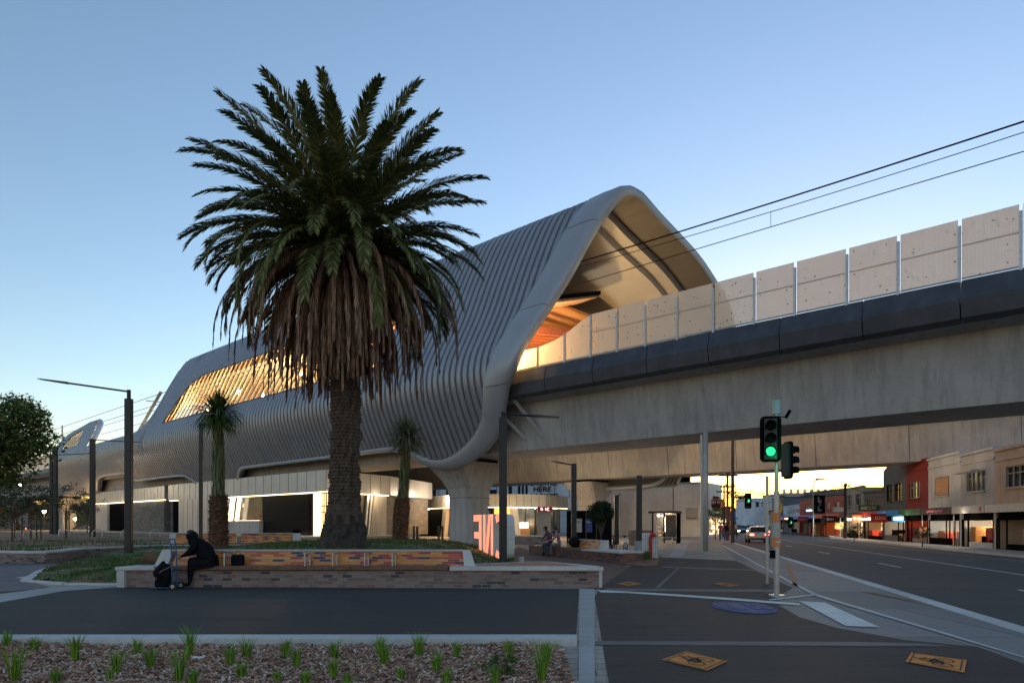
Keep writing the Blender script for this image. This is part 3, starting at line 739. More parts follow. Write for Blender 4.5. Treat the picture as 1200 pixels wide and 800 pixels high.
# right hand edge of the opening, given on the near flank by height
EZ = [5.8, 6.2, 7.2, 8.6, 10.5, 11.5, 14, 15.5, 18, 21.5, 22.8, 23.95]
ES = [37.1, 35.7, 33.3, 31.8, 30.6, 29.8, 28.9, 28.3, 27.2, 26.2, 25.6, 25.2]
def e_t(t):      # edge s at profile parameter
    n, z, *_ = prof(t)
    if t <= TR: return interp(EZ, ES, z)
    return 25.1 + 12 * sst(TFAR, TEND, t) ** 1.2
BW = 2.5
def bandw(t):
    n, z, *_ = prof(t)
    return interp([0, tz(6.6), tz(9), tz(12), tz(22), TR, TFAR], [.6, 1.0, 1.7, 2.3, 2.7, 3.1, 3.0], t)
# lower limit of the skin along s
BS = [37.1, 39.7, 41.3, 42.3, 43.0, 44.0, 46, 70, 71, 72.5, 75, 82, 84.5, 86, 103, 104, 115, 117, 119, 121, 133, 136, 138.5, 139.2]
BZ = [5.8, 5.75, 6.2, 6.75, 7.1, 7.35, 7.42, 7.42, 7.3, 6.3, 5.9, 5.9, 6.3, 7.3, 7.3, 8.6, 8.6, 8.2, 7.0, 6.4, 6.35, 8.3, 10.6, 11.6]
def zbot(s): return interp(BS, BZ, s)
TS = [94.6, 95.3, 96.2, 97.4, 100, 120, 121.3, 123, 126, 137, 139.2]
TZ = [24.0, 18.5, 15.6, 14.2, 13.6, 13.4, 16.2, 18.0, 18.1, 16.9, 15.6]
LOWS = [29.8, 30.6, 31.75, 32.4, 33.3, 34.4, 35.7, 37.1, 38.4, 39.7, 40.9, 41.9, 42.8, 44]
LOWZ = [11.5, 10.5, 8.6, 7.85, 7.2, 6.65, 6.2, 5.9, 5.77, 5.82, 6.1, 6.55, 7.0, 7.32]
def tlow(s):
    if s < e_t(TR) + .6: return None
    if s < 29.8 + .5:
        lo, hi = 0, TR
        for _ in range(30):
            m = (lo + hi) / 2
            if e_t(m) + .5 > s: lo = m
            else: hi = m
        return hi
    if s < 44: return tz(interp(LOWS, LOWZ, s - interp([30, 34, 38], [.5, .3, 0], s))) + interp([30, 34, 44], [.3, .35, .12], s)
    return tz(zbot(s)) + .1
def tlow_band(s):
    lo, hi = 0, TR
    if e_t(0) + bandw(0) < s: return 0
    for _ in range(30):
        m = (lo + hi) / 2
        if e_t(m) + bandw(m) > s: lo = m
        else: hi = m
    return hi
def thigh(s):
    if s <= 94.6: return tzf(interp([38, 40.5, 50.5, 53.5, 56], [5.9, 5.7, 5.7, 6.6, 7.5], s)) if s > 37.5 else TEND - 3
    return tz(interp(TS, TZ, s))
W0, W1, WZ0, WZ1 = 44.8, 90.2, 14.05, 19.75
def wtop(s): return interp([W0, 46, 48, 84.5, 87.5, 89.2, 90.2], [17.5, 19.2, 19.75, 19.75, 19.0, 17.2, 14.6], s)
def win(s):
    if W0 <= s <= W1: return tz(WZ0), tz(wtop(s))
    if 126.3 <= s <= 135.2: return tz(14.0), tz(interp([126.3, 127.3, 128.3, 134.5, 135.2], [14.6, 16.2, 17.1, 16.2, 14.6], s))
    return None
hull = thing('station_canopy', 'huge ribbed grey metal station hull with a gabled open end over the viaduct', 'station', V(80, 10, 0))
skin = MB()
def strip(s0, s1, o0, o1, tA0, tA1, tB0, tB1):
    n = max(3, int((tA1 - tA0) / .75)); base = len(skin.v)
    for i in range(n + 1):
        skin.v.append(SP(s0, lerp(tA0, tA1, i / n), o0)); skin.v.append(SP(s1, lerp(tB0, tB1, i / n), o1))
    for i in range(n): skin.f.append([base + 2 * i + 1, base + 2 * i, base + 2 * i + 2, base + 2 * i + 3]); skin.m.append(0)
per = .62; s = 25.87
while s < 139.2:
    for (a, b, oa, ob) in ((0, .38, .15, .15), (.38, .42, .15, 0), (.42, .58, 0, 0), (.58, .62, 0, .15)):
        x0, x1 = s + a, min(s + b, 139.2)
        if x1 <= x0 + .005: continue
        l0, l1 = tlow(x0), tlow(x1)
        if l0 is None or l1 is None: l0 = tlow(x0 + .3) or TR; l1 = tlow(x1 + .3) or TR
        h0, h1 = thigh(x0), thigh(x1); wa, wb = win(x0), win(x1)
        if wa and wb:
            strip(x0, x1, oa, ob, l0, wa[0], l1, wb[0]); strip(x0, x1, oa, ob, wa[1], h0, wb[1], h1)
        else: strip(x0, x1, oa, ob, l0, h0, l1, h1)
    s += per
skin.build('ribbed_skin', 'skin_metal', hull, smooth=True)
# smooth edge band round the opening
band = MB(); cs = [(1, .05), (.86, .2), (.45, .24), (.12, .22), (.0, .12), (-.05, -.05), (-.02, -.35), (0.0, -.5)]
EP = [(e_t(t), t) for t in [lerp(TEND - .2, TR, i / 50) for i in range(50)] + [lerp(TR, tz(8.9), i / 34) for i in range(35)]]
LO = catmull([(31.75, tz(8.6)), (32.4, tz(7.85)), (33.3, tz(7.2)), (34.4, tz(6.65)), (35.7, tz(6.2)), (37.1, tz(5.9)), (38.4, tz(5.77)), (39.7, tz(5.82)), (40.9, tz(6.1)), (41.9, tz(6.55)), (42.8, tz(7.0)), (44, tz(7.32)), (46, tz(7.42)), (50, tz(7.42)), (56, tz(7.42)), (62, tz(7.42)), (69, tz(7.42)), (70.6, tz(7.35)), (71.6, tz(6.9)), (72.6, tz(6.3)), (74, tz(6.0)), (76, tz(5.9)), (80, tz(5.9)), (82.5, tz(6.1)), (84, tz(6.6)), (85.2, tz(7.15)), (87, tz(7.35)), (92, tz(7.4)), (98, tz(7.4)), (102, tz(7.45)), (103.3, tz(8.0)), (105, tz(8.5)), (110, tz(8.6)), (115, tz(8.5)), (117, tz(8.1)), (119, tz(7.1)), (121, tz(6.5)), (126, tz(6.35)), (132.4, tz(6.45)), (135.8, tz(8.2)), (138.3, tz(10.4)), (139.2, tz(11.6))], 4)
rows = []
full = EP + LO
for i, (e, t) in enumerate(full):
    p, q = full[max(i - 1, 0)], full[min(i + 1, len(full) - 1)]
    dx, dt = q[0] - p[0], q[1] - p[1]; L_ = math.hypot(dx, dt); nx_, nt_ = -dt / L_, dx / L_      # points into the skin
    if i < len(EP): wd = bandw(t) * (1 if t > TR else 1)
    else: wd = interp([31.7, 34, 37, 40, 43, 46, 52], [1.75, 1.5, 1.15, .8, .6, .45, .35], e)
    if t > TR - .5: nx_, nt_ = 1, 0
    rows.append([SP(e + nx_ * wd * f, t + nt_ * wd * f, o) for f, o in cs])
base = len(band.v); k = len(cs)
for r in rows: band.v.extend(r)
for i in range(len(rows) - 1):
    for j in range(k - 1): band.f.append([base + i * k + j, base + (i + 1) * k + j, base + (i + 1) * k + j + 1, base + i * k + j + 1]); band.m.append(0)
band.build('edge_band', 'skin_trim', hull, smooth=True)
# seams across the band
for z in (10.7, 15.6, 21.3):
    t = tz(z); e = e_t(t); wd = bandw(t)
    MB().tube([SP(e + wd * f, t, o + .004) for f, o in cs[:6]], .018, 4).build('band_joint', 'lining_dark', hull)
# bright rim where the canopy steps down, and round the fin at the far end
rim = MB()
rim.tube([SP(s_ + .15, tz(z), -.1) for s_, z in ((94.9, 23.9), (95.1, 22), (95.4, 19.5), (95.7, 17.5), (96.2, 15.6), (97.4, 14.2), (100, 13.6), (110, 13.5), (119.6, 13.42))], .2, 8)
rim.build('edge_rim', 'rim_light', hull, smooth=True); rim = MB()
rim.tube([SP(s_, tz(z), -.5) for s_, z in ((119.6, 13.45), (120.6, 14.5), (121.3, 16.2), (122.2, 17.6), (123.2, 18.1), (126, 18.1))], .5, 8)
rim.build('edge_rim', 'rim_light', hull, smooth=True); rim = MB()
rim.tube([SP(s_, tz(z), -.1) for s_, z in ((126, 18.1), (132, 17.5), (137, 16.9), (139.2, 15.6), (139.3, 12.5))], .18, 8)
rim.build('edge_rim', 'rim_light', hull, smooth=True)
fr = MB()
n_ = 40
fr.tube([SP(lerp(W0, W1, i / n_), tz(WZ0), .05) for i in range(n_ + 1)], .13, 6)
fr.tube([SP(lerp(W0, W1, i / 90), tz(wtop(lerp(W0, W1, i / 90))), .05) for i in range(91)], .10, 6)
fr.tube([SP(W1, tz(14.6), .05), SP(W1, tz(WZ0), .05)], .1, 6)
fr.build('window_frame', 'lining_dark', hull); fr = MB()
fr.tube([SP(126.3, tz(14.6), .05), SP(126.3, tz(14.0), .05), SP(135.2, tz(14.0), .05), SP(135.2, tz(14.6), .05), SP(134.5, tz(16.2), .05), SP(128.3, tz(17.1), .05), SP(127.3, tz(16.2), .05), SP(126.3, tz(14.6), .05)], .1, 6)
fr.build('window_frame', 'lining_dark', hull)
sl = MB(); x = W0 + .3; k = 0
def slat(x, t0, t1, dep=.14):
    n = 7; th = .34; sl = MB()
    for i in range(n):
        a, b = lerp(t0, t1, i / n), lerp(t0, t1, (i + 1) / n)
        q0 = [SP(x, a, 0), SP(x + th, a, 0), SP(x + th + .10, a, -dep), SP(x + .10, a, -dep)]; q1 = [SP(x, b, 0), SP(x + th, b, 0), SP(x + th + .10, b, -dep), SP(x + .10, b, -dep)]
        sl.mesh(q0 + q1, [(0, 1, 5, 4), (1, 2, 6, 5), (2, 3, 7, 6), (3, 0, 4, 7)])
    sl.build('window_slat', 'timber_slat', hull)
while x < W1 - .2:
    slat(x, tz(WZ0), tz(wtop(x))); x += 1.18
x = 127
while x < 135: slat(x, tz(14.0), win(x)[1]); x += 1.18
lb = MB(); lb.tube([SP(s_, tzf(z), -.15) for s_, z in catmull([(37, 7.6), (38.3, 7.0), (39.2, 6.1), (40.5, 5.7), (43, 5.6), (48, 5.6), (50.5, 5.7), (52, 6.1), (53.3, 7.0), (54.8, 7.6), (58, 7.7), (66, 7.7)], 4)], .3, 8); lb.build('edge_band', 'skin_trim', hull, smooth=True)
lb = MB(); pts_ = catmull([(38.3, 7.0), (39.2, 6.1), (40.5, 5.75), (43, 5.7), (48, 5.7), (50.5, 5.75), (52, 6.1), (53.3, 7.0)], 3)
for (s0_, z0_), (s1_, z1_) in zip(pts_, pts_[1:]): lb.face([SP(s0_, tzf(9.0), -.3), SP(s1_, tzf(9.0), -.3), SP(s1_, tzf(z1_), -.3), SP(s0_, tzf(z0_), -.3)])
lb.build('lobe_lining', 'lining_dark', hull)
# inside: outer underside, step and ceiling lining
inn = MB()
def patch(mb, sf, t0, t1, o0, o1, ns, nt, mi=0):
    base = len(mb.v)
    for i in range(nt + 1):
        t = lerp(t0, t1, i / nt); a, b = sf(t)
        for j in range(ns + 1): mb.v.append(SP(lerp(a, b, j / ns), t, lerp(o0, o1, j / ns)))
    for i in range(nt):
        for j in range(ns): mb.f.append([base + i * (ns + 1) + j, base + i * (ns + 1) + j + 1, base + (i + 1) * (ns + 1) + j + 1, base + (i + 1) * (ns + 1) + j]); mb.m.append(mi)
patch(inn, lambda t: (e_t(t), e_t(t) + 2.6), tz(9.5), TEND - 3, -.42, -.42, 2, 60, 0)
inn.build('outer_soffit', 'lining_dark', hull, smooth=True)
inn = MB(); patch(inn, lambda t: (e_t(t) + 2.6, e_t(t) + 2.6), tz(9.5), TEND - 3, -.42, -1.0, 2, 60, 0)
patch(inn, lambda t: (e_t(t) + 2.6, e_t(t) + 3.7), tz(9.5), TEND - 3, -1.0, -1.0, 2, 60, 0)
patch(inn, lambda t: (e_t(t) + 3.7, e_t(t) + 3.7), tz(9.5), TEND - 3, -1.0, -1.5, 1, 60, 0)
inn.build('portal_step', 'lining_step', hull, smooth=False)
inn = MB()
patch(inn, lambda t: (e_t(t) + 3.7, W0 - .3), tz(9.5), TEND - 3, -1.5, -1.5, 4, 60, 0)
patch(inn, lambda t: (W0 - .3, 94.5), tz(20.4), TEND - 3, -1.5, -1.5, 12, 60, 0)
patch(inn, lambda t: (W0 - .3, 94.5), tz(9.0), tz(13.6), -.9, -.9, 12, 12, 0)
patch(inn, lambda t: (90.6, 94.5), tz(13.5), tz(20.5), -.9, -.9, 2, 8, 0)
patch(inn, lambda t: (96.4, 139), tz(8.0), tz(13.2), -.5, -.5, 12, 8, 0)
patch(inn, lambda t: (123.5, 138), tz(13.4), tz(15.6), -3.0, -3.0, 6, 6, 0)
inn.build('ceiling_lining', 'lining', hull, smooth=True)
cr = MB(); cr.tube([SP(e_t(t) + 3.7, t, -1.05) for t in [lerp(tz(14), TEND - 6, i / 50) for i in range(51)]], .07, 6)
cr.build('soffit_edge', 'concrete_pale', hull)
# timber-lined platform buildings inside the canopy
MB().sbox(33, 58, 2.0, 17, 18.3, 18.5).build('timber_ceiling', 'timber_warm', hull)
pf = MB(); pf.sbox(34, 139, 7.8, 28, 10.2, 11.2); pf.build('platform', 'concrete_pale', hull)
sf = MB(); sf.hexa([V(30, 2.6, 16.7), V(31, 9.4, 19.0), V(35, 10, 19.0), V(35, 2.6, 16.7)][::-1], [V(30, 2.6, 16.9), V(31, 9.4, 19.2), V(35, 10, 19.2), V(35, 2.6, 16.9)][::-1]); sf.build('ochre_soffit', 'timber_slat', hull)
lp = MB(); lp.hexa([V(29.8, 2.6, 16.91), V(30.8, 9.6, 19.21), V(35.2, 10.2, 19.21), V(35.2, 2.6, 16.91)][::-1], [V(29.8, 2.6, 17.2), V(30.8, 9.6, 19.5), V(35.2, 10.2, 19.5), V(35.2, 2.6, 17.2)][::-1]); lp.build('soffit_fascia', 'black', hull)
for k in range(24):
    s = 33 + k * .95; fn = MB()
    fn.hexa([V(s, 2.0, 15.2), V(s, 17, 17.4), V(s + .2, 17, 17.4), V(s + .2, 2.0, 15.2)][::-1], [V(s, 2.0, 15.75), V(s, 17, 18.1), V(s + .2, 17, 18.1), V(s + .2, 2.0, 15.75)][::-1])
    fn.build('timber_baffle', 'timber_red', hull)
wl = MB(); wl.sbox(40, 88, 16.6, 17.0, 11.2, 18.2); wl.build('platform_wall', 'timber_slat', hull)
bulbs = [(30.6, .15, 14.0), (51.5, 2.2, 15.2), (57, 2.6, 15.0), (64, 3.4, 17.0), (71, 2.6, 15.6), (78, 3.2, 17.0), (85, 2.6, 15.4), (45.6, 1.5, 14.5)]
for s, n, z in bulbs: MB().ball(V(s, n, z), .17 if s < 40 else .24, 0, 10, 6).build('floodlight', 'warm_lamp', hull)
lamp(V(33, 9, 13), 230, (1, .80, .55), .5); lamp(V(31.2, 1.0, 13.6), 1000, (1, .60, .22), .2)  # first point light has no fitting, added to brighten the ceiling lining
for s, n, z, e in ((38, 7, 14, 160), (47, 4, 15.5, 500), (54, 6, 18.0, 700), (61, 4, 15, 500), (67, 7, 18.5, 700), (73, 4, 15, 500), (79, 7, 18.5, 700), (85, 4, 15.5, 500), (89, 5, 17, 250)): lamp(V(s, n, z), e, (1, .70, .34), .2)
for s, e in ((46, 150), (62, 200)): lamp(V(s, 22, 14.5), e, (1, .66, .3), .3)
lamp(V(131, 4, 13), 500, (1, .62, .25), .3)
# raking struts between hull and girder
for s, top, b0 in ((33.2, 9.9, 0), (31.6, 10.6, 1), (35.2, 9.6, 0)):
    mb = MB(); mb.tube([V(s, -.2, top), V(s - 1.9, 1.5, 7.4)], .14, 6); mb.build('strut', 'concrete_pale', hull)
# hull underside, closing the near flank to the girder
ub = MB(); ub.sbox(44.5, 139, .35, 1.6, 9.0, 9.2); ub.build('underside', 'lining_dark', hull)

# ------------------------------------------------------------------ overhead wires and masts
def wire(name, lab, pts, r=.025, m='black', grp='overhead rail wires'):
    mb = MB(); mb.tube(pts, r, 5); return tag(mb.build(name, m, origin=pts[0]), lab, 'cable', grp)
def zw(s, z, sag, span=40): x = ((s + 10) % span) / span; return z - sag * 4 * x * (1 - x)
ss = [-46 + i * 4 for i in range(38)]
n0 = 4.0
wire('overhead_wire', 'thick upper overhead rail wire above the beige screens, running into the gabled opening', [V(s, n0, zw(s, 19.6, .25)) for s in ss], .045)
wire('overhead_wire', 'middle overhead rail wire, close beneath the thick upper one', [V(s, n0, zw(s, 19.3, .45)) for s in ss], .022)
wire('overhead_wire', 'lowest overhead rail wire, the contact wire held by a dropper', [V(s, n0, 18.05) for s in ss], .025)
for s, dl in ((-22, 'beyond the right edge'), (-2, 'near the right edge'), (15.3, 'above the middle of the beige screens')):
    tag(MB().tube([V(s, n0, 18.06), V(s, n0, zw(s, 19.3, .45))], .014, 5).build('wire_dropper', 'black', origin=V(s, n0, 18)), 'thin vertical dropper joining two overhead rail wires, ' + dl, 'wire', 'wire droppers')
mast = thing('rail_mast', 'pale leaning rail mast with cross arms rising behind the low part of the hull', 'mast', V(112, 4, 10))
MB().tube([V(114, 2, 11), V(104, 4, 20.5)], .22, 8).build('post', 'concrete_pale', mast)
m_ = MB(); m_.tube([V(104, 2, 19), V(104, 10, 19.2)], .07, 6); m_.tube([V(100, 4, 16.5), V(101, 12, 16.5)], .06, 6); m_.tube([V(98, 4, 18), V(99, 12, 18.2)], .06, 6); m_.build('cross_arm', 'galv', mast)
for n_, z_, dl in ((3, 18.4, 'lower near'), (3, 19.8, 'upper near'), (8, 18.4, 'lower far'), (8, 19.9, 'upper far')):
    wire('overhead_wire', dl + ' one of four rail wires above the low far end of the station hull', [V(s, n_, z_) for s in (96, 120, 150, 190)], .04)
tag(MB().tube([V(150, 3, 10.5), V(150, 3, 20), V(150, 3.01, 20.1)], .15, 8).build('rail_mast', 'galv', origin=V(150, 3, 10)), 'distant upright rail mast beyond the far end of the hull', 'mast')
# ------------------------------------------------------------------ long brick bench
def bench_x(px, Y=17.0): return (px - 600) / 800 * Y
b1 = thing('brick_bench', 'long low brick bench wall with mosaic backrest, timber seat and triangular planter end', 'bench', (-3.8, 17.4, 0))
mb = MB()
mb.prism([(-9.78, 17.06), (2.2, 17.0), (2.05, 17.5), (.9, 19.4), (-1.45, 17.95), (-9.6, 17.95)], -.05, .43)
mb.build('brick_wall', 'wall_brick', b1)
mb = MB(); mb.prism([(-9.9, 17.0), (-8.9, 16.98), (-8.9, 17.98), (-9.72, 18.02)], .43, .52); mb.build('concrete_cap', 'concrete_cap', b1, bevel=.02)
mb = MB()
# right cap: a border round the triangular planter
o = [(-1.55, 16.96), (2.27, 16.94), (2.12, 17.55), (.93, 19.55), (.6, 19.4), (-1.55, 18.02)]
i_ = [(-.9, 17.35), (1.8, 17.3), (1.72, 17.5), (.9, 19.2), (.62, 19.05), (-.9, 17.95)]
for k in range(6):
    k2 = (k + 1) % 6
    mb.prism([o[k], o[k2], i_[k2], i_[k]], .43, .52)
mb.build('concrete_cap', 'concrete_cap', b1)
MB().prism(i_, .43, .53).build('planter_infill', 'infill_paving', b1)
MB().prism([(-9.86, 17.02), (-9.66, 17.0), (-9.62, 17.1), (-9.8, 17.2)], -.02, .43).build('corner_block', 'concrete_cap', b1); MB().prism([(2.08, 17.05), (2.24, 16.96), (2.2, 17.2)], -.02, .43).build('corner_block', 'concrete_cap', b1)
x0 = -8.9
for k in range(3):
    mb = MB(); w_ = (-1.58 + 8.9) / 3
    for j in range(3): mb.box((x0 + w_ * (k + .5), 17.03 + j * .145, .49), (w_ - .01, .135, .1))
    mb.build('seat', 'timber_seat', b1, bevel=.012)
mb = MB(); mb.hexa([V3(-8.75, 17.5, .50), V3(-1.1, 17.5, .50), V3(-1.1, 17.7, .50), V3(-8.75, 17.7, .50)], [V3(-8.62, 17.62, .885), V3(-1.27, 17.62, .885), V3(-1.27, 17.75, .885), V3(-8.62, 17.75, .885)])
bk = mb.build('backrest', 'mosaic', b1)
mb = MB(); mb.hexa([V3(-8.8, 17.6, .885), V3(-1.1, 17.6, .885), V3(-1.1, 17.8, .885), V3(-8.8, 17.8, .885)], [V3(-8.8, 17.6, .925), V3(-1.1, 17.6, .925), V3(-1.1, 17.8, .925), V3(-8.8, 17.8, .925)])
for xa, xb in ((-9.15, -8.8), (-1.22, -.95)):
    xt0, xt1 = (xa + .15, xb + .07) if xa < -5 else (xa - .06, xb - .14)
    mb.hexa([V3(xa, 17.44, .50), V3(xb, 17.44, .50), V3(xb, 17.8, .50), V3(xa, 17.8, .50)], [V3(xt0, 17.56, .925), V3(xt1, 17.56, .925), V3(xt1, 17.8, .925), V3(xt0, 17.8, .925)])
mb.build('backrest_frame', 'concrete_cap', b1)
for px in (361, 393, 430, 462, 268):
    x = bench_x(px, 17.3); mb = MB()
    mb.box((x, 17.06, .66), (.035, .06, .34)); mb.box((x, 17.48, .66), (.035, .05, .30)); mb.box((x, 17.27, .84), (.045, .48, .03)); mb.build('armrest', 'galv', b1)

# ------------------------------------------------------------------ second bench and left retaining wall
W2 = [(-34, 29.5), (-26, 28.3), (-20.9, 27.4), (-19.2, 26.95), (-18.5, 27.1), (-18.45, 27.9), (-19.35, 31.0), (-18.05, 35.3), (-11.6, 36.7), (-8.5, 37)]
def wallmb(mb, pts, th, z0, z1, over=0):
    P0 = [V3(*p) for p in pts]; L = []; Rr = []
    for i, p in enumerate(P0):
        d = (P0[min(i + 1, len(P0) - 1)] - P0[max(i - 1, 0)]).normalized(); nrm = V3(-d.y, d.x)
        L.append(p - nrm * over); Rr.append(p + nrm * (th + over))
    for i in range(len(P0) - 1): mb.prism([(L[i].x, L[i].y), (L[i + 1].x, L[i + 1].y), (Rr[i + 1].x, Rr[i + 1].y), (Rr[i].x, Rr[i].y)], z0, z1)
rw = thing('retaining_wall', 'low curved brick retaining wall with a pale cap in front of the bicycle hoops', 'wall', (-20, 28, 0))
mb = MB(); wallmb(mb, W2, .45, -.05, .42); mb.build('brick_wall', 'wall_brick', rw)
mb = MB(); wallmb(mb, W2, .45, .42, .5, .04); mb.build('concrete_cap', 'concrete_cap', rw)
b2 = thing('mosaic_bench', 'smaller mosaic bench on the far side of the grass mound behind the palm', 'bench', (-14, 36.5, .5))
A = V3(-17.6, 35.45); B = V3(-10.4, 36.95); d = (B - A).normalized(); nr = V3(-d.y, d.x)
def slabAB(a, b, off0, off1, z0, z1, top_in=0, name='x', m='mosaic', bev=0):
    mb = MB(); p = A + d * a; q = A + d * b
    mb.hexa([p + nr * off0 + V3(0, 0, z0), q + nr * off0 + V3(0, 0, z0), q + nr * off1 + V3(0, 0, z0), p + nr * off1 + V3(0, 0, z0)],
            [p + nr * (off0 + top_in) + V3(0, 0, z1), q + nr * (off0 + top_in) + V3(0, 0, z1), q + nr * off1 + V3(0, 0, z1), p + nr * off1 + V3(0, 0, z1)])
    return mb.build(name, m, b2)
slabAB(0, 3.0, .45, .66, .5, 1.05, .1, 'backrest'); slabAB(3.25, 5.9, .45, .66, .5, 1.05, .1, 'backrest')
slabAB(-.3, 0, .42, .7, .5, 1.07, .12, 'backrest_end', 'concrete_cap'); slabAB(5.9, 6.3, .42, .7, .5, 1.07, .12, 'backrest_end', 'concrete_cap')
slabAB(0, 3.0, .44, .7, 1.05, 1.09, 0, 'backrest_cap', 'concrete_cap'); slabAB(3.25, 5.9, .44, .7, 1.05, 1.09, 0, 'backrest_cap', 'concrete_cap')
slabAB(-.2, 6.2, 0, .44, .5, .56, 0, 'seat', 'timber_seat')

# ------------------------------------------------------------------ third bench (right, with two people)
b3 = thing('brick_bench', 'red brick bench with orange mosaic backrest where two people sit', 'bench', (3.5, 30, 0))
A3 = P(620, 35.5); B3 = P(726, 27.4); d3 = (B3 - A3).normalized(); n3 = V3(-d3.y, d3.x)
if n3.x < 0: n3 = -n3
def q3(a, off, z): return A3 + d3 * a + n3 * off + V3(0, 0, z)
L3 = (B3 - A3).length
def bl3(a, b, o0, o1, z0, z1, name, m, ti=0):
    mb = MB(); mb.hexa([q3(a, o0, z0), q3(b, o0, z0), q3(b, o1, z0), q3(a, o1, z0)], [q3(a, o0 + ti, z1), q3(b, o0 + ti, z1), q3(b, o1, z1), q3(a, o1, z1)]); return mb.build(name, m, b3)
bl3(0, L3, 0, 1.1, -.05, .40, 'brick_wall', 'wall_brick_red'); bl3(0, L3 * .64, -.04, .5, .40, .49, 'seat', 'timber_seat')
bl3(L3 * .645, L3, -.04, 1.14, .40, .48, 'concrete_cap', 'concrete_cap')
bl3(L3 * .36, L3 * .72, .52, .72, .42, .84, 'backrest', 'mosaic', .1)
bl3(L3 * .72, L3 * .76, .48, .78, .42, .87, 'backrest_end', 'concrete_cap', .1); bl3(L3 * .36, L3 * .72, .6, .75, .84, .87, 'backrest_cap', 'concrete_cap')
b4 = thing('brick_bench', 'small pale brick bench under the far side of the station, behind the letters', 'bench', P(618, 52))
mb = MB(); c_ = P(618, 52); mb.hexa([c_ + V3(-1.0, 0, 0), c_ + V3(1.2, -.6, 0), c_ + V3(1.4, .2, 0), c_ + V3(-.8, .8, 0)], [c_ + V3(-1.4, 0, .6), c_ + V3(1.3, -.6, .6), c_ + V3(1.5, .2, .6), c_ + V3(-1.2, .8, .6)]); mb.build('brick_wall', 'wall_brick', b4)
mb = MB(); mb.hexa([c_ + V3(-1.5, -.05, .6), c_ + V3(1.35, -.65, .6), c_ + V3(1.55, .25, .6), c_ + V3(-1.3, .85, .6)], [c_ + V3(-1.5, -.05, .7), c_ + V3(1.35, -.65, .7), c_ + V3(1.55, .25, .7), c_ + V3(-1.3, .85, .7)]); mb.build('seat', 'concrete_cap', b4)

# ------------------------------------------------------------------ big date palm
PX, PY, PZ = -5.0, 20.3, .80
palm = thing('date_palm', 'tall date palm with a great feathery crown and a skirt of dead brown fronds', 'palm tree', (PX, PY, PZ))
mb = MB(); seg, rg = 90, 340
zt = 8.9
def trad(h): return interp([0, .25, .55, 1.05, 1.35, 1.8, 3, 6, 8.5], [.79, .77, .68, .53, .46, .41, .385, .375, .40], h)
for i in range(rg + 1):
    h = zt * i / rg; z = PZ - .1 + h; r0 = trad(h)
    for k in range(seg):
        a = math.tau * k / seg
        row = h / .105; u = a / math.tau * 18 + .5 * (int(row) % 2); fu = abs((u % 1) - .5) * 2; fv = row % 1
        dsp = .06 * max(0, 1 - fu ** 2) * (1 - fv) ** .6 * sst(.9, 1.9, h)
        lump = .05 * noise.noise((math.cos(a) * 2.2, math.sin(a) * 2.2, z * 1.3)) + (.11 * noise.noise((math.cos(a) * 3.4, math.sin(a) * 3.4, z * 3.2)) + .03 * noise.noise((math.cos(a) * 14, math.sin(a) * 14, z * 12)) * (1 - sst(1.0, 2.1, h)))
        r = r0 + dsp + lump; mb.v.append(V3(PX + .10 * h / 9 + r * math.cos(a), PY + r * math.sin(a), z))
for i in range(rg):
    for k in range(seg): mb.f.append([i * seg + k, i * seg + (k + 1) % seg, (i + 1) * seg + (k + 1) % seg, (i + 1) * seg + k]); mb.m.append(1 if i < 40 + 16 * noise.noise((math.cos(math.tau * k / seg) * 2.5, math.sin(math.tau * k / seg) * 2.5, 4)) else 0)
mb.build('trunk', ['palm_trunk', 'palm_base'], palm)
CZ = 9.85; C0 = V3(PX - .06, PY, CZ)
def frond(mb, az, th0, L, droop, lw, seed, dead=False, npair=140, curl=0):
    r_ = random.Random(seed); h = V3(math.cos(az), math.sin(az)); p = C0 + h * (.32 if not dead else .42) + V3(0, 0, -.15 + .5 * math.sin(th0)) ; th = th0
    side = V3(-h.y, h.x); pts = []; n = 26; ds = L / n; sway = r_.uniform(-.25, .25)
    for i in range(n + 1):
        t = i / n; hh = (h + side * sway * t * t).normalized(); tan = hh * math.cos(th) + V3(0, 0, math.sin(th)); pts.append((p.copy(), tan)); p = p + tan * ds
        th = max(-1.52, th - droop * ds / L * (.35 + 1.5 * t))
    rw_ = [max(.006, .035 * (1 - i / n)) for i in range(n + 1)]
    mb.tube([q[0] for q in pts], rw_, 4, 0, False)
    for k in range(npair):
        t = .10 + .90 * (k + r_.random() * .6) / npair; f = t * n; i = min(int(f), n - 1); q = pts[i][0].lerp(pts[i + 1][0], f - i); tan = pts[i][1]
        sd = tan.cross(V3(0, 0, 1)); sd = side if sd.length < .2 else sd.normalized(); up = sd.cross(tan)
        ll = lw * math.sin(math.pi * min(1, .12 + .83 * t)) ** .5
        for sg in (-1, 1):
            fw = 1.0 + .7 * t; dr = (tan * fw + sd * sg * (.95 if not dead else .35) + up * (.38 if not dead else -.15) + V3(0, 0, -.25 if not dead else -.9) + Vector((r_.gauss(0, .12), r_.gauss(0, .12), r_.gauss(0, .12)))).normalized()
            l = ll * r_.uniform(.75, 1.1); wv = (dr.cross(up + sd * sg * .4).normalized() + Vector((r_.gauss(0, .3), r_.gauss(0, .3), r_.gauss(0, .3)))) * (.020 if not dead else .018)
            m1 = q + dr * l * .5; tip = q + dr * l + V3(0, 0, -.16 * l if not dead else -.2 * l)
            b = len(mb.v); mb.v.extend([q - wv * .6, q + wv * .6, m1 + wv, m1 - wv, tip]); mb.f.append([b, b + 1, b + 2, b + 3]); mb.f.append([b + 3, b + 2, b + 4]); mb.m += [0, 0]
mb = MB(); k = 0; ga = 2.39996
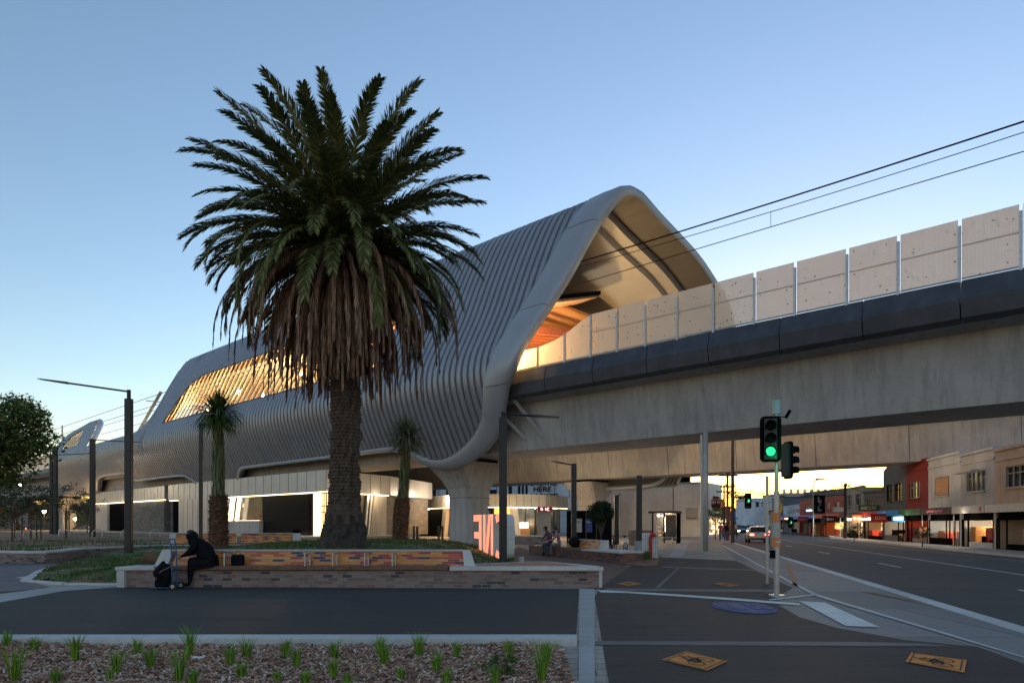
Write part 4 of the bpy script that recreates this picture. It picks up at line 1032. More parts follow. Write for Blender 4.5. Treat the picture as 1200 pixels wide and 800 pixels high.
for k in range(132):
    u = k / 131; th0 = math.asin(lerp(.995, -.24, u ** .95)); az = k * ga
    L = lerp(4.4, 4.2, u ** .5) * rnd.uniform(.88, 1.05); 
    if u < .03: L *= .9
    frond(mb, az, th0 + rnd.uniform(-.1, .1), L, lerp(.65, 1.35, u) * rnd.uniform(.75, 1.4), .58, 100 + k)
for k in range(22):   # short young leaves bending over in the heart
    frond(mb, k * 1.7 + .4, math.radians(rnd.uniform(25, 60)), rnd.uniform(1.7, 2.5), 2.6, .36, 400 + k, npair=40)
mb.build('crown', 'palm_leaf', palm)
mb = MB()
for k in range(280):
    u = k / 279; az = k * ga + .5; th0 = math.radians(lerp(-4, -82, u ** .75) + rnd.uniform(-8, 8))
    frond(mb, az, th0, lerp(4.8, 2.9, u ** 1.6) * rnd.uniform(.78, 1.05), lerp(1.8, .6, u), .38, 700 + k, True, 58)
mb.build('dead_fronds', 'palm_dead', palm)
mb = MB(); mb.ball(C0 + V3(0, 0, -.2), (.55, .55, .8), 0, 16, 10); mb.build('heart', 'palm_dead', palm)

# ------------------------------------------------------------------ two small shaggy palms
def small_palm(base, hbare, htot, r0, label, seed, lean=0.0, cm='leaf'):
    r_ = random.Random(seed); t = thing('yucca_palm', label, 'palm tree', base)
    mb = MB(); seg, rg = 20, 60; base = Vector(base)
    for i in range(rg + 1):
        h = hbare * i / rg
        for k in range(seg):
            a = math.tau * k / seg; r = r0 * (1.05 - .12 * h / hbare) + r_.uniform(-.02, .06) * (1 if (i + k) % 2 else 0)
            mb.v.append(base + V3(r * math.cos(a) + lean * h, r * math.sin(a), h))
    for i in range(rg):
        for k in range(seg): mb.f.append([i * seg + k, i * seg + (k + 1) % seg, (i + 1) * seg + (k + 1) % seg, (i + 1) * seg + k]); mb.m.append(0)
    for k in range(420):   # old leaf bases
        a = r_.uniform(0, math.tau); h = r_.uniform(.1, hbare); d = V3(math.cos(a), math.sin(a)); s = V3(-d.y, d.x) * .05; p = base + V3(lean * h, 0, h) + d * r0 * .95
        mb.face([p - s, p + s, p + d * .09 + V3(0, 0, .1) + s * .3, p + d * .09 + V3(0, 0, .1) - s * .3])
    mb.build('trunk', 'shag', t)
    mb = MB(); top = base + V3(lean * htot, 0, htot - .55)
    mb.tube([base + V3(lean * hbare, 0, hbare - .05), top], [r0 * .6, .09], 10)
    for k in range(900):   # drooping old leaves that wrap the upper stem
        a = r_.uniform(0, math.tau); z1 = r_.uniform(hbare + .25, htot - .6); L = r_.uniform(.6, 1.4); d = V3(math.cos(a), math.sin(a)); s = V3(-d.y, d.x) * .016
        rr = lerp(r0 * .8, .15, (z1 - hbare) / (htot - hbare)) * r_.uniform(.35, 1.05)
        p = base + V3(lean * z1, 0, z1) + d * rr * .5; q = base + V3(lean * z1, 0, z1 - L * .35) + d * rr * 1.2; e = base + V3(lean * z1, 0, max(hbare - .3, z1 - L)) + d * rr * 1.0
        mb.mesh([p - s, p + s, q + s, q - s, e], [(0, 1, 2, 3), (3, 2, 4)])
    mb.build('hanging_leaves', 'palm_strand', t)
    mb = MB()
    for k in range(760):
        a = r_.uniform(0, math.tau); el = math.asin(r_.uniform(-.8, 1)); L = r_.uniform(.85, 1.4) * (1 if el > -.2 else .9); d = V3(math.cos(a) * math.cos(el), math.sin(a) * math.cos(el), math.sin(el)); s = d.cross(V3(0, 0, 1)).normalized() * .014
        q = top + d * L * .6; e = top + d * L * .95 + V3(0, 0, -.30 * L * (1 - abs(math.sin(el)) * .7))
        mb.mesh([top - s, top + s, q + s, q - s, e], [(0, 1, 2, 3), (3, 2, 4)])
    mb.build('crown', cm, t); return t
small_palm(tuple(G(255, 640, .55)[:2]) + (.5,) if False else (P(256, 24.5).x, 24.5, .72), 1.85, 5.35, .30, 'small shaggy palm with a dark tufted head, left of the big date palm', 1)
small_palm((P(468, 28).x, 28, .62), 2.0, 5.05, .30, 'small grey green shaggy palm leaning beside the concrete column', 2, .06, 'palm_strand')

# ------------------------------------------------------------------ broadleaf tree at the left, saplings
def tree(base, h, rad, label, seed, n=3000, size=.13, m='leaf', tr=.18, zc=.62, cl=26, flat=.8, cat='tree'):
    base = Vector(base); t = thing('tree', label, cat, base); r_ = random.Random(seed)
    mb = MB(); ct = base + V3(0, 0, h * zc)
    mb.tube([base, base + V3(.05 * h * .1, 0, h * .3), ct + V3(0, 0, h * .1)], [tr, tr * .75, tr * .3], 8)
    for k in range(9):
        a = k * 2.4; e = ct + V3(math.cos(a) * rad * .7, math.sin(a) * rad * .7, r_.uniform(-.1, .6) * rad * .8)
        s0 = base + V3(0, 0, h * r_.uniform(.3, .5)); mb.tube([s0, s0.lerp(e, .5) + V3(0, 0, .1 * rad), e], [tr * .45, tr * .25, tr * .08], 5)
    mb.build('trunk', 'trunk_wood', t)
    mb = MB(); leafcloud(mb, ct + V3(0, 0, h * .06), (rad, rad, rad * flat), n, size, cl, seed); mb.build('crown', m, t); return t
tree(P(-14, 46, .42), 9.4, 3.5, 'big leafy green tree at the left edge beyond the lawn', 5, 22000, .14, 'leaf', .3, .68, 70, .92)
tree(P(704, 33.5), 2.5, .62, 'small lollipop tree with a round dark crown beside the far bench', 8, 6000, .055, 'leaf_dark', .035, .80, 60, .8)
for k, (px, Y, h, rd) in enumerate(((36, 52, 4.0, 1.5), (78, 62, 4.6, 1.7), (14, 44, 3.2, 1.2), (102, 84, 5.2, 2.0), (-8, 60, 4.5, 1.9), (60, 78, 4.8, 1.6))):
    labs = ['young olive green sapling held by dark stakes, right of the first hoop', 'wispy young tree in the lawn between two hoops', 'low grey green sapling near the left edge of the lawn', 'young tree with a loose crown under the far end of the hull', 'young tree at the left edge beneath the big green tree', 'slim young tree in front of the far viaduct piers']
    t = tree(P(px, Y, .42), h, rd, labs[k], 30 + k, 900, .10, 'leaf_olive', .06, .7, 14, .7); t['group'] = 'saplings in the far lawn'
SL = ['left one of a pair behind the second hoop', 'right one of a pair behind the second hoop', 'left one of a pair under the hull end', 'right one of a pair under the hull end', 'by the low grey green sapling', 'nearest the left edge']
for k, (px, Y) in enumerate(((43, 50), (48, 50.5), (77, 48), (81, 48.5), (26, 47), (17, 52))):
    tag(MB().cyl(P(px, Y)[:2], .045, .4, 2.5, 8).build('tree_stake', 'trunk_wood', origin=P(px, Y, .4)), 'dark wooden stake in the far lawn, ' + SL[k], 'stake', 'tree stakes')
# bicycle hoops
hp = [27, 69, 108, 142, 176]
hl = ['silver bicycle hoop at the left end of the row', 'silver bicycle hoop, second from the left end of the row', 'silver bicycle hoop in the middle of the row', 'silver bicycle hoop partly behind the tall black lamp post', 'silver bicycle hoop at the right end of the row, nearest the mosaic bench']
for px, lb in zip(hp, hl):
    b = P(px, 37.8, .42); mb = MB(); pts = [b + V3(0, 0, -.05), b + V3(0, 0, .55)]
    for k in range(9):
        a = math.pi * (1 - k / 8); pts.append(b + V3(.21 + .21 * math.cos(a), .12 + .12 * math.cos(a), .58 + .26 * math.sin(a)))
    pts += [b + V3(.42, .24, .55), b + V3(.42, .24, -.05)]
    tag(mb.tube(pts, .033, 8).build('bicycle_hoop', 'galv', origin=b, smooth=True), lb, 'bicycle rack', 'bicycle hoops behind the low wall')

# ------------------------------------------------------------------ lamp posts
def lamp_post(px, Y, z0, ztop, r, armpx=None, armz=None, label='', m='pole_black', square=True, headlen=.9, sec=None):
    b = P(px, Y, z0); t = thing('street_lamp', label, 'street lamp', b, 'black street lamps')
    mb = MB(); mb.box(b + V3(0, 0, (ztop - z0) * .5 - .05), (r * 2, r * 1.6, ztop - z0 + .1)); o = mb.build('pole', m, t, bevel=r * .2)
    if sec: MB().cyl(b[:2], r * .55, ztop, ztop + sec, 10).build('pole_tip', m, t)
    if armpx is not None:
        e = P(armpx, Y, armz); s = V3(b.x, b.y, ztop + (sec or 0) - .08); mid = s.lerp(e, 1 - headlen / (e - s).length)
        MB().tube([s, mid], .045, 6).build('arm', m, t)
        mb = MB(); dr = (e - mid).normalized(); sd = dr.cross(V3(0, 0, 1)).normalized() * .15; up = V3(0, 0, .05)
        mb.hexa([mid - sd * .5 - up, mid + sd * .5 - up, e + sd - up * .3, e - sd - up * .3], [mid - sd * .5 + up, mid + sd * .5 + up, e + sd + up * .3, e - sd + up * .3]); mb.build('lamp_head', m, t)
    return t
lamp_post(151, 31, .1, ZA(467, 31), .155, 46, ZA(444, 31), 'tall black lamp post on the grass at the left, long arm over the lawn', sec=.4, headlen=1.3)
lamp_post(589.5, 25, .15, ZA(489, 25), .145, 655, ZA(489, 25), 'thick dark lamp post in front of the glowing letters', sec=.2, headlen=.9, m='pole_black')
lamp_post(108.5, 60, .42, ZA(514, 60), .20, 165, ZA(518, 60), 'dark lamp post before the far end of the hull, its arm to the right')
lamp_post(65, 75, .42, ZA(523, 75), .2, 20, ZA(541, 75), 'distant dark lamp post near the far viaduct pier, its arm over the left edge')
lamp_post(60, 76.5, .42, ZA(532, 76), .14, 113, ZA(530, 76), 'distant thin lamp post close beside another, its arm to the right')
lamp_post(235.5, 33, .35, ZA(496, 33), .085, 250, ZA(497, 33), 'thin dark lamp post beside the small shaggy palm', headlen=.35)
lamp_post(672.5, 36, 0, ZA(543, 36), .14, 646, ZA(540, 36), 'black lamp post behind the orange mosaic bench on the right', headlen=.6)
lamp_post(722.5, 52, 0, ZA(580, 52), .17, 728, ZA(578, 52), 'short dark lamp post against the white wall', headlen=.25)
t = tag(MB().cyl(P(749, 33.5)[:2], .145, 0, ZA(557, 33.5), 16).build('drain_pole', 'pole_black', origin=P(749, 33.5)), 'dark round pole standing behind the red and white cabinet', 'pole')
tag(MB().cyl(P(749, 33.5)[:2], .24, 0, .75, 16).build('pole_sleeve', 'concrete_pale', origin=P(749, 33.5)), 'grey concrete sleeve round the foot of the dark round pole', 'base')
# pale steel poles by the road
t = thing('steel_pole', 'tall pale round steel pole under the viaduct beside the road', 'pole', P(826, 37.5))
mb = MB(); b = P(827, 37.5); mb.cyl(b[:2], .14, 0, ZA(513, 37.5) + .5, 16); mb.build('shaft', 'beige_pole', t, smooth=True); MB().cyl(b[:2], .24, 0, .06, 16).build('base_plate', 'beige_pole', t)
tag(MB().cyl(P(822.5, 38.5)[:2], .09, 0, 6.7, 10).build('steel_pole', 'galv', origin=P(822.5, 38.5)), 'thinner grey pole just left of the tall pale steel pole', 'pole')
b = G(611, 661.5, .0); tag(MB().cyl(b[:2], .11, 0, .32, 16).build('bollard', 'concrete_cap', origin=b, bevel=.02), 'short round concrete bollard at the corner of the grass', 'bollard')

# ------------------------------------------------------------------ station letters seen from behind
sgn = thing('letter_sign', 'big white station letters with glowing coral backs, read from behind', 'sign', (-1, 28.5, .1))
a0 = V3(-1.76, 31.0); a1 = V3(-.20, 26.0); dd = (a1 - a0).normalized(); th_n = V3(dd.y, -dd.x)
if th_n.x < 0: th_n = -th_n
z0, hL = .18, 1.80
def letter(polys, off, w_, name='letter'):
    """polys in letter space (0..1, 0..1), already mirrored; front layer is white, back layer glows"""
    t = None; mb = MB(); mg = MB(); e = .035
    for pl in polys:
        ar = sum(pl[i][0] * pl[(i + 1) % len(pl)][1] - pl[(i + 1) % len(pl)][0] * pl[i][1] for i in range(len(pl)))
        if ar < 0: pl = pl[::-1]
        pts = [a0 + dd * (off + x * w_) + V3(0, 0, z0 + y * hL) for x, y in pl]
        mb.hexa([p - th_n * .0 for p in pts][::-1] if False else [p + th_n * .42 for p in pts][::-1], [p + th_n * .0 for p in pts][::-1])
        mg.face([p - th_n * .004 for p in pts])
    o = mb.build(name, 'white_paint', sgn); mg.build('glowing_back', 'coral_glow', o)
E = [[(.68, 0), (.95, 0), (.95, 1), (.68, 1)], [(.05, .84), (.68, .84), (.68, 1), (.05, 1)], [(.12, .42), (.68, .42), (.68, .58), (.12, .58)], [(.05, 0), (.68, 0), (.68, .16), (.05, .16)]]
N = [[(.02, 0), (.22, 0), (.22, 1), (.02, 1)], [(.78, 0), (.98, 0), (.98, 1), (.78, 1)], [(.22, 0), (.45, 0), (.78, 1), (.55, 1)]]
letter(E, 0, 1.55); letter(N, 1.75, 1.6)
arc = []
nC = 14
for k in range(nC):
    t0, t1 = math.radians(-128 + 256 * k / nC), math.radians(-128 + 256 * (k + 1) / nC)
    def pt(t, r): 
        ca, sa = math.cos(t), math.sin(t); return (.42 + r * (abs(ca) ** .6) * (1 if ca > 0 else -1) * .95, .5 + r * (abs(sa) ** .6) * (1 if sa > 0 else -1))
    arc.append([pt(t0, .33), pt(t0, .5), pt(t1, .5), pt(t1, .33)])
letter(arc, 3.55, 1.55)
lamp(tuple(a0 + dd * 2.6 - th_n * .5 + V3(0, 0, 1.0)), 3, (1, .35, .2), .5)

# ------------------------------------------------------------------ red and white cabinet, planter
b = G(763, 655.5, 0); t = thing('repair_stand', 'white perforated cabinet with a bent red band, beside the planter', 'cabinet', b)
mb = MB(); mb.box(b + V3(-.02, .12, .62), (.68, .2, 1.1)); mb.build('panel', 'white_paint', t, bevel=.02)
mb = MB()
for i in range(9):
    for j in range(14):
        cx, cz = b.x - .32 + i * .075, .13 + j * .075
        if abs(cx - b.x + .02) < .09: continue
        mb.box((cx, b.y + .012, cz), (.034, .01, .034))
mb.build('perforations', 'black', t)
mb = MB(); mb.tube([b + V3(-.03, -.03, .0), b + V3(-.03, -.03, 1.0), b + V3(.02, -.05, 1.12), b + V3(.12, -.07, 1.12), b + V3(.16, -.08, 1.02)], .085, 8); mb.build('red_band', 'red_paint', t)
pl = [G(726, 661, 0), G(752, 664.5, 0), G(770, 663.5, 0), G(775, 652, 0), G(764, 649.5, 0), G(731, 649.5, 0)]
slab('planter_bed', [(p.x, p.y) for p in pl], -.1, .06, 'earth')
mb = MB(); cc = G(742, 656, 0)
for k in range(520):
    a = rnd.uniform(0, math.tau); rr = rnd.random() ** .6; p = cc + V3(math.cos(a) * rr * .75 - .05, math.sin(a) * rr * 1.5, .05); h = rnd.uniform(.2, .42); l = V3(rnd.uniform(-.2, .2), rnd.uniform(-.2, .2)); s = V3(.016, 0, 0)
    mb.mesh([p - s, p + s, p + l * .5 + V3(0, 0, h * .7) + s, p + l * .5 + V3(0, 0, h * .7) - s, p + l + V3(0, 0, h)], [(0, 1, 2, 3), (3, 2, 4)])
tag(mb.build('planting', 'lawn_blade', origin=cc), 'low clump of strappy green planting in the kerbed bed by the cabinet', 'plant')

# ------------------------------------------------------------------ parked bicycles
def bicycle(b, rz, label, m):
    t = thing('bicycle', label, 'bicycle', (0, 0, 0), 'bicycles parked by the cabinet')
    for x in (-.5, .5):
        mb = MB(); mb.tube([V3(x + .33 * math.cos(a), 0, .34 + .33 * math.sin(a)) for a in [k * math.tau / 20 for k in range(21)]], .022, 6, 0, False)
        for k in range(8):
            a = k * math.tau / 8; mb.tube([V3(x, 0, .34), V3(x + .32 * math.cos(a), 0, .34 + .32 * math.sin(a))], .005, 4)
        mb.build('wheel', 'rubber', t)
    mb = MB()
    for p, q in (((-.5, .34), (-.18, .86)), ((-.5, .34), (-.05, .30)), ((-.05, .30), (-.2, .92)), ((-.05, .30), (.34, .80)), ((-.17, .80), (.32, .86)), ((.30, .98), (.5, .34))): mb.tube([V3(p[0], 0, p[1]), V3(q[0], 0, q[1])], .02, 6)
    mb.build('frame', m, t); mb = MB(); mb.tube([V3(.30, -.26, 1.0), V3(.32, 0, .98), V3(.30, .26, 1.0)], .016, 6); mb.build('handlebar', 'black', t)
    mb = MB(); mb.box((-.22, 0, .95), (.25, .12, .05)); mb.build('saddle', 'black', t, bevel=.02)
    t.location = b; t.rotation_euler = (0, 0, rz); return t
bicycle(G(717, 650), 1.15, 'dark parked bicycle just right of the orange mosaic bench', 'black')
bicycle(G(733, 651), 1.3, 'parked bicycle with a pale frame, behind the planter grass', 'white_paint')
# ------------------------------------------------------------------ people
def figure(name, label, joints, bones, mats, loc, rz=0, hair=True, group=None, scale=1.0, hood=False):
    """one continuous skinned body grown on a skeleton; joints {name: (pos, r)}, bones [(a, b, material index)]"""
    names = list(joints); me = bpy.data.meshes.new('sk'); bm = bmesh.new(); lay = bm.verts.layers.skin.verify(); vv = {}
    for i, k in enumerate(names):
        v = bm.verts.new(Vector(joints[k][0]) * scale); r = joints[k][1]; r = (r, r) if not isinstance(r, tuple) else r
        v[lay].radius = (r[0] * scale, r[1] * scale); v[lay].use_root = (i == 0); vv[k] = v
    for a, b, m in bones: bm.edges.new((vv[a], vv[b]))
    bm.to_mesh(me); bm.free(); o = bpy.data.objects.new('sk', me); col.objects.link(o)
    md = o.modifiers.new('s', 'SKIN'); md.use_smooth_shade = True; sb = o.modifiers.new('u', 'SUBSURF'); sb.levels = 2; sb.render_levels = 2
    dg = bpy.context.evaluated_depsgraph_get(); m2 = bpy.data.meshes.new_from_object(o.evaluated_get(dg))
    col.objects.unlink(o); bpy.data.objects.remove(o)
    m2.materials.clear()
    for m in mats: m2.materials.append(MATS[m])
    segs = [(Vector(joints[a][0]) * scale, Vector(joints[b][0]) * scale, m, (joints[a][1] if not isinstance(joints[a][1], tuple) else joints[a][1][0]) * scale) for a, b, m in bones]
    for p in m2.polygons:
        c = p.center; best = 1e9
        for a, b, m, r in segs:
            d = b - a; t = max(0, min(1, (c - a).dot(d) / max(1e-9, d.dot(d)))); q = (a + d * t - c).length - r * .7
            if q < best: best = q; p.material_index = m
        p.use_smooth = True
    body = bpy.data.objects.new(name, m2); col.objects.link(body); tag(body, label, 'person', group); body['_o'] = [0, 0, 0]
    h = Vector(joints['head'][0]) * scale; hr = .105 * scale
    fx = Vector(joints['nose'][0]) * scale - h; fx.z = 0; fx = fx.normalized() if fx.length > 1e-5 else V3(0, -1)
    sx = V3(-fx.y, fx.x)
    if hair:
        mb = MB(); mb.ball(h - fx * .02 * scale + V3(0, 0, .035 * scale), (hr * 1.08, hr * 1.08, hr * 1.05), 0, 12, 8)
        mb.v = [v for v in mb.v]
        for i, v in enumerate(mb.v):
            rel = v - h
            if rel.dot(fx) > .03 * scale and rel.z < .05 * scale: mb.v[i] = v - fx * (rel.dot(fx) - .03 * scale)
        if hood: mb.ball(h - fx * .05 * scale + V3(0, 0, -.02 * scale), (hr * 1.35, hr * 1.25, hr * 1.3), 1, 14, 10); mb.ball(h - fx * .13 * scale - V3(0, 0, .16 * scale), (hr * 1.6, hr * 1.9, hr * 1.2), 1, 14, 10)
        mb.build('hair', ['hair', mats[0]], body, smooth=True)
    mb = MB()
    for s in (-1, 1): mb.ball(h + fx * .088 * scale + sx * s * .033 * scale + V3(0, 0, .005 * scale), .012 * scale, 0, 6, 4)
    mb.ball(h + fx * .09 * scale - V3(0, 0, .055 * scale), (.02 * scale, .02 * scale, .007 * scale), 0, 6, 4)
    mb.build('face', 'black', body)
    body.location = loc; body.rotation_euler = (0, 0, rz); return body
def limbs(J, B, side, sh, el, wr, hip, kn, an, toe, mt, mlower, mskin, mshoe, rr=1.0):
    s = side
    J['sh' + s] = (sh, .062 * rr); J['el' + s] = (el, .048 * rr); J['wr' + s] = (wr, .030); B += [('chest', 'sh' + s, mt), ('sh' + s, 'el' + s, mt), ('el' + s, 'wr' + s, mt)]
    d = (Vector(wr) - Vector(el)).normalized(); p = Vector(wr) + d * .07; J['pm' + s] = (tuple(p), (.034, .02)); B.append(('wr' + s, 'pm' + s, mskin))
    sd = d.cross(Vector((0, 0, 1))); sd = Vector((0, 1, 0)) if sd.length < .1 else sd.normalized(); dn = Vector((0, 0, -1))
    for k in range(4):
        o = (k - 1.5) * .02; l = (.06, .075, .07, .055)[k]; q = p + d * .03 + sd * o; e = q + d * l * .6 + dn * .018; e2 = e + d * l * .3 + dn * .03
        J[f'f{k}a{s}'] = (tuple(q), .009); J[f'f{k}b{s}'] = (tuple(e), .0085); J[f'f{k}c{s}'] = (tuple(e2), .007)
        B += [('pm' + s, f'f{k}a{s}', mskin), (f'f{k}a{s}', f'f{k}b{s}', mskin), (f'f{k}b{s}', f'f{k}c{s}', mskin)]
    q = Vector(wr) + d * .04 + sd * .035; e = q + d * .04 + sd * .015; J['ta' + s] = (tuple(q), .011); J['tb' + s] = (tuple(e), .009); B += [('wr' + s, 'ta' + s, mskin), ('ta' + s, 'tb' + s, mskin)]
    J['hp' + s] = (hip, .092 * rr); J['kn' + s] = (kn, .062 * rr); J['an' + s] = (an, .040); J['to' + s] = (toe, (.042, .03))
    B += [('pelvis', 'hp' + s, mlower), ('hp' + s, 'kn' + s, mlower), ('kn' + s, 'an' + s, mlower), ('an' + s, 'to' + s, mshoe)]
# facing +x in local space
def seated(name, label, loc, rz, mats, leanf=.18, reach=.35, rr=1.0, head_dn=0.0, hood=False, group=None, scale=1.0, kneez=.46):
    J = {'pelvis': ((0, 0, .12), (.15 * rr, (.12 if rr < 1.5 else .15) * rr)), 'waist': ((.03 + leanf * .3, 0, .32), (.14 * rr, (.11 if rr < 1.5 else .15) * rr)), 'chest': ((leanf * .85, 0, .54), (.155 * rr, (.12 if rr < 1.5 else .145) * rr)),
         'neck': ((leanf * 1.15 + .02, 0, .69), .05), 'head0': ((leanf * 1.3 + .05, 0, .76 - head_dn * .5), .075), 'head': ((leanf * 1.4 + .08, 0, .83 - head_dn), .095), 'nose': ((leanf * 1.4 + .185, 0, .805 - head_dn * 1.25), .016)}
    B = [('pelvis', 'waist', 0), ('waist', 'chest', 0), ('chest', 'neck', 0), ('neck', 'head0', 2), ('head0', 'head', 2), ('head', 'nose', 2)]
    for s, g_ in (('l', 1), ('r', -1)):
        limbs(J, B, s, (leanf * .9, g_ * .19, .60), (leanf + .06 + reach * .25, g_ * .23, .36), (leanf + .12 + reach * .75, g_ * .13, .27), (.03, g_ * .10, .08), (.44, g_ * .12, .08), (.42 + .05 * g_, g_ * .11, -kneez + .07), (.57 + .05 * g_, g_ * .12, -kneez + .035), 0, 1, 2, 3, rr)
    return figure(name, label, J, B, mats, loc, rz, True, group, scale, hood)
def standing(label, loc, rz, mats, stride=.1, group=None, scale=1.0):
    J = {'pelvis': ((0, 0, .95), (.14, .10)), 'waist': ((0, 0, 1.10), (.13, .095)), 'chest': ((.01, 0, 1.33), (.15, .10)), 'neck': ((.01, 0, 1.47), .05), 'head0': ((.02, 0, 1.53), .07), 'head': ((.03, 0, 1.61), .09), 'nose': ((.135, 0, 1.59), .016)}
    B = [('pelvis', 'waist', 0), ('waist', 'chest', 0), ('chest', 'neck', 0), ('neck', 'head0', 2), ('head0', 'head', 2), ('head', 'nose', 2)]
    for s, g_ in (('l', 1), ('r', -1)):
        limbs(J, B, s, (0, g_ * .19, 1.40), (-.02 - stride * .5 * g_, g_ * .24, 1.12), (.08 - stride * .6 * g_, g_ * .24, .90), (0, g_ * .09, .92), (.03 + stride * g_, g_ * .10, .50), (stride * 1.6 * g_, g_ * .10, .09), (.15 + stride * 1.6 * g_, g_ * .10, .035), 0, 1, 2, 3)
    return figure('person', label, J, B, mats, loc, rz, True, group, scale)
seated('person', 'hunched person in a black hooded coat sitting on the long bench with a trolley', (-7.55, 17.12, .53), math.pi + .12, ['coat', 'coat', 'skin_tone', 'black'], leanf=.30, reach=.28, rr=1.75, head_dn=.06, hood=True, scale=1.0, kneez=.50)
man = bpy.data.objects[[o.name for o in bpy.data.objects if o.get('label', '').startswith('hunched')][0]]
mb = MB()
for i in range(9):      # skirt of the coat spread over thighs and seat
    a = i / 8; x = lerp(-.13, .50, a); w2 = lerp(.20, .20, a); z1 = lerp(.28, .20, a); z0 = lerp(-.02, -.10, a)
    for y, z in ((-w2, z0), (-w2 * .96, lerp(z0, z1, .7)), (-w2 * .6, z1), (0, z1 + .02), (w2 * .6, z1), (w2 * .96, lerp(z0, z1, .7)), (w2, z0)): mb.v.append(V3(x + .02 * noise.noise((x * 5, y * 5, 1)), y + .03 * noise.noise((x * 4, y * 3, z * 4)), z))
for i in range(8):
    for j in range(6): mb.f.append([i * 7 + j, i * 7 + j + 1, (i + 1) * 7 + j + 1, (i + 1) * 7 + j]); mb.m.append(0)
mb.f += [list(range(7)), [56 + j for j in range(7)][::-1]]; mb.m += [0, 0]
mb.build('coat_skirt', 'coat', man, smooth=True)
sx3 = lambda a, o=-.0: q3(a, o, .49)
f3 = math.atan2(-n3.y, -n3.x)
seated('person', 'seated person in a plum top and blue shorts on the red brick bench', q3(2.2, .22, .50), f3 + .15, ['cloth_plum', 'denim', 'skin_tone', 'black'], leanf=.22, reach=.3)
seated('person', 'seated person in a pink top and grey trousers on the red brick bench', q3(3.15, .22, .50), f3 - .45, ['cloth_pink', 'cloth_grey', 'skin_tone', 'black'], leanf=.15, reach=.4)
cr_ = [(851, 62, 'coat', 'denim', 'standing person in a dark jacket at the left of the group on the pavement'), (855, 66, 'cloth_red', 'black', 'standing person in a red top near the timber poles'), (858.5, 60, 'cloth_grey', 'cloth_grey', 'standing person in grey clothes in front of the group by the timber pole'),
       (847.5, 70, 'cloth_pale', 'denim', 'person in a pale shirt standing by the corner shop'), (862, 72, 'cloth_pale', 'black', 'distant person in a pale top behind the timber pole'), (853, 78, 'denim', 'black', 'distant person in blue among the group on the pavement'), (844, 64, 'cloth_red', 'denim', 'person in red nearest the corner of the white building')]
for k, (px, Y, a, b_, lab) in enumerate(cr_): standing(lab, P(px, Y), -1.6 + k * .9, [a, b_, 'skin_tone', 'black'], .06 + .02 * (k % 3), 'people waiting on the pavement', .97 + .02 * (k % 3))
# black bag beside them
b = q3(4.2, .45, .49); mb = MB(); mb.ball(b + V3(0, 0, .2), (.3, .26, .24), 0, 12, 8); mb.tube([b + V3(-.15, 0, .38), b + V3(0, 0, .52), b + V3(.15, 0, .38)], .02, 6)
mb.v = [v + V3(0, 0, -.1 * (v - b).x) + (v - b).normalized() * .12 * noise.noise(v * 5) for v in mb.v]; tag(mb.build('shoulder_bag', 'coat', origin=b, smooth=True), 'bulky black bag lying on the red brick bench beside the person in pink', 'bag')

# ------------------------------------------------------------------ folding hand trolley with bag
b = V3(-8.22, 16.55, 0); t = thing('hand_trolley', 'blue folding hand trolley with a black bag standing in front of the long bench', 'trolley', b)
mb = MB()
for s in (-.12, .12): mb.tube([b + V3(.05, s, .08), b + V3(.02, s, .95), b + V3(-.02, s, 1.22)], .016, 8)
mb.tube([b + V3(-.02, -.12, 1.22), b + V3(-.02, .12, 1.22)], .018, 8); mb.tube([b + V3(.03, -.12, .5), b + V3(.03, .12, .5)], .012, 6)
mb.build('frame', 'blue_metal', t)
mb = MB(); mb.box(b + V3(-.22, 0, .05), (.5, .34, .02)); mb.build('foot_plate', 'blue_metal', t, bevel=.005)
for s in (-.2, .2):
    mb = MB(); mb.tube([b + V3(.1, s - .025, .09), b + V3(.1, s + .025, .09)], .085, 18); o = mb.build('wheel', 'rubber', t)
    mb = MB(); mb.tube([b + V3(.1, s - .03, .09), b + V3(.1, s + .03, .09)], .045, 12); mb.build('hub', 'galv', o)
t2 = thing('shopping_bag', 'bulging black bag strapped on the blue hand trolley', 'bag', b + V3(-.2, 0, .06))
mb = MB(); mb.ball(b + V3(-.2, 0, .34), (.22, .18, .30), 0, 24, 18)
mb.v = [v + (v - b - V3(-.2, 0, .34)).normalized() * (.09 * noise.noise(v * 6) + (.04 if (v - b).x < -.2 else -.02)) for v in mb.v]; mb.build('body', 'coat', t2, smooth=True)
mb = MB(); mb.tube([b + V3(-.02, -.12, .55), b + V3(-.2, -.19, .45), b + V3(-.36, -.12, .25)], .014, 6); mb.build('strap', 'cloth_grey', t2)
b = V3(-6.95, 17.3, .53); mb = MB(); mb.box(b + V3(0, 0, .14), (.3, .2, .28)); o = tag(mb.build('handbag', 'coat', origin=b, bevel=.04), 'dark handbag on the bench seat right behind the seated person', 'bag')
mb = MB(); mb.tube([b + V3(-.1, 0, .28), b + V3(0, 0, .38), b + V3(.1, 0, .28)], .012, 6); mb.build('handle', 'red_paint', o)
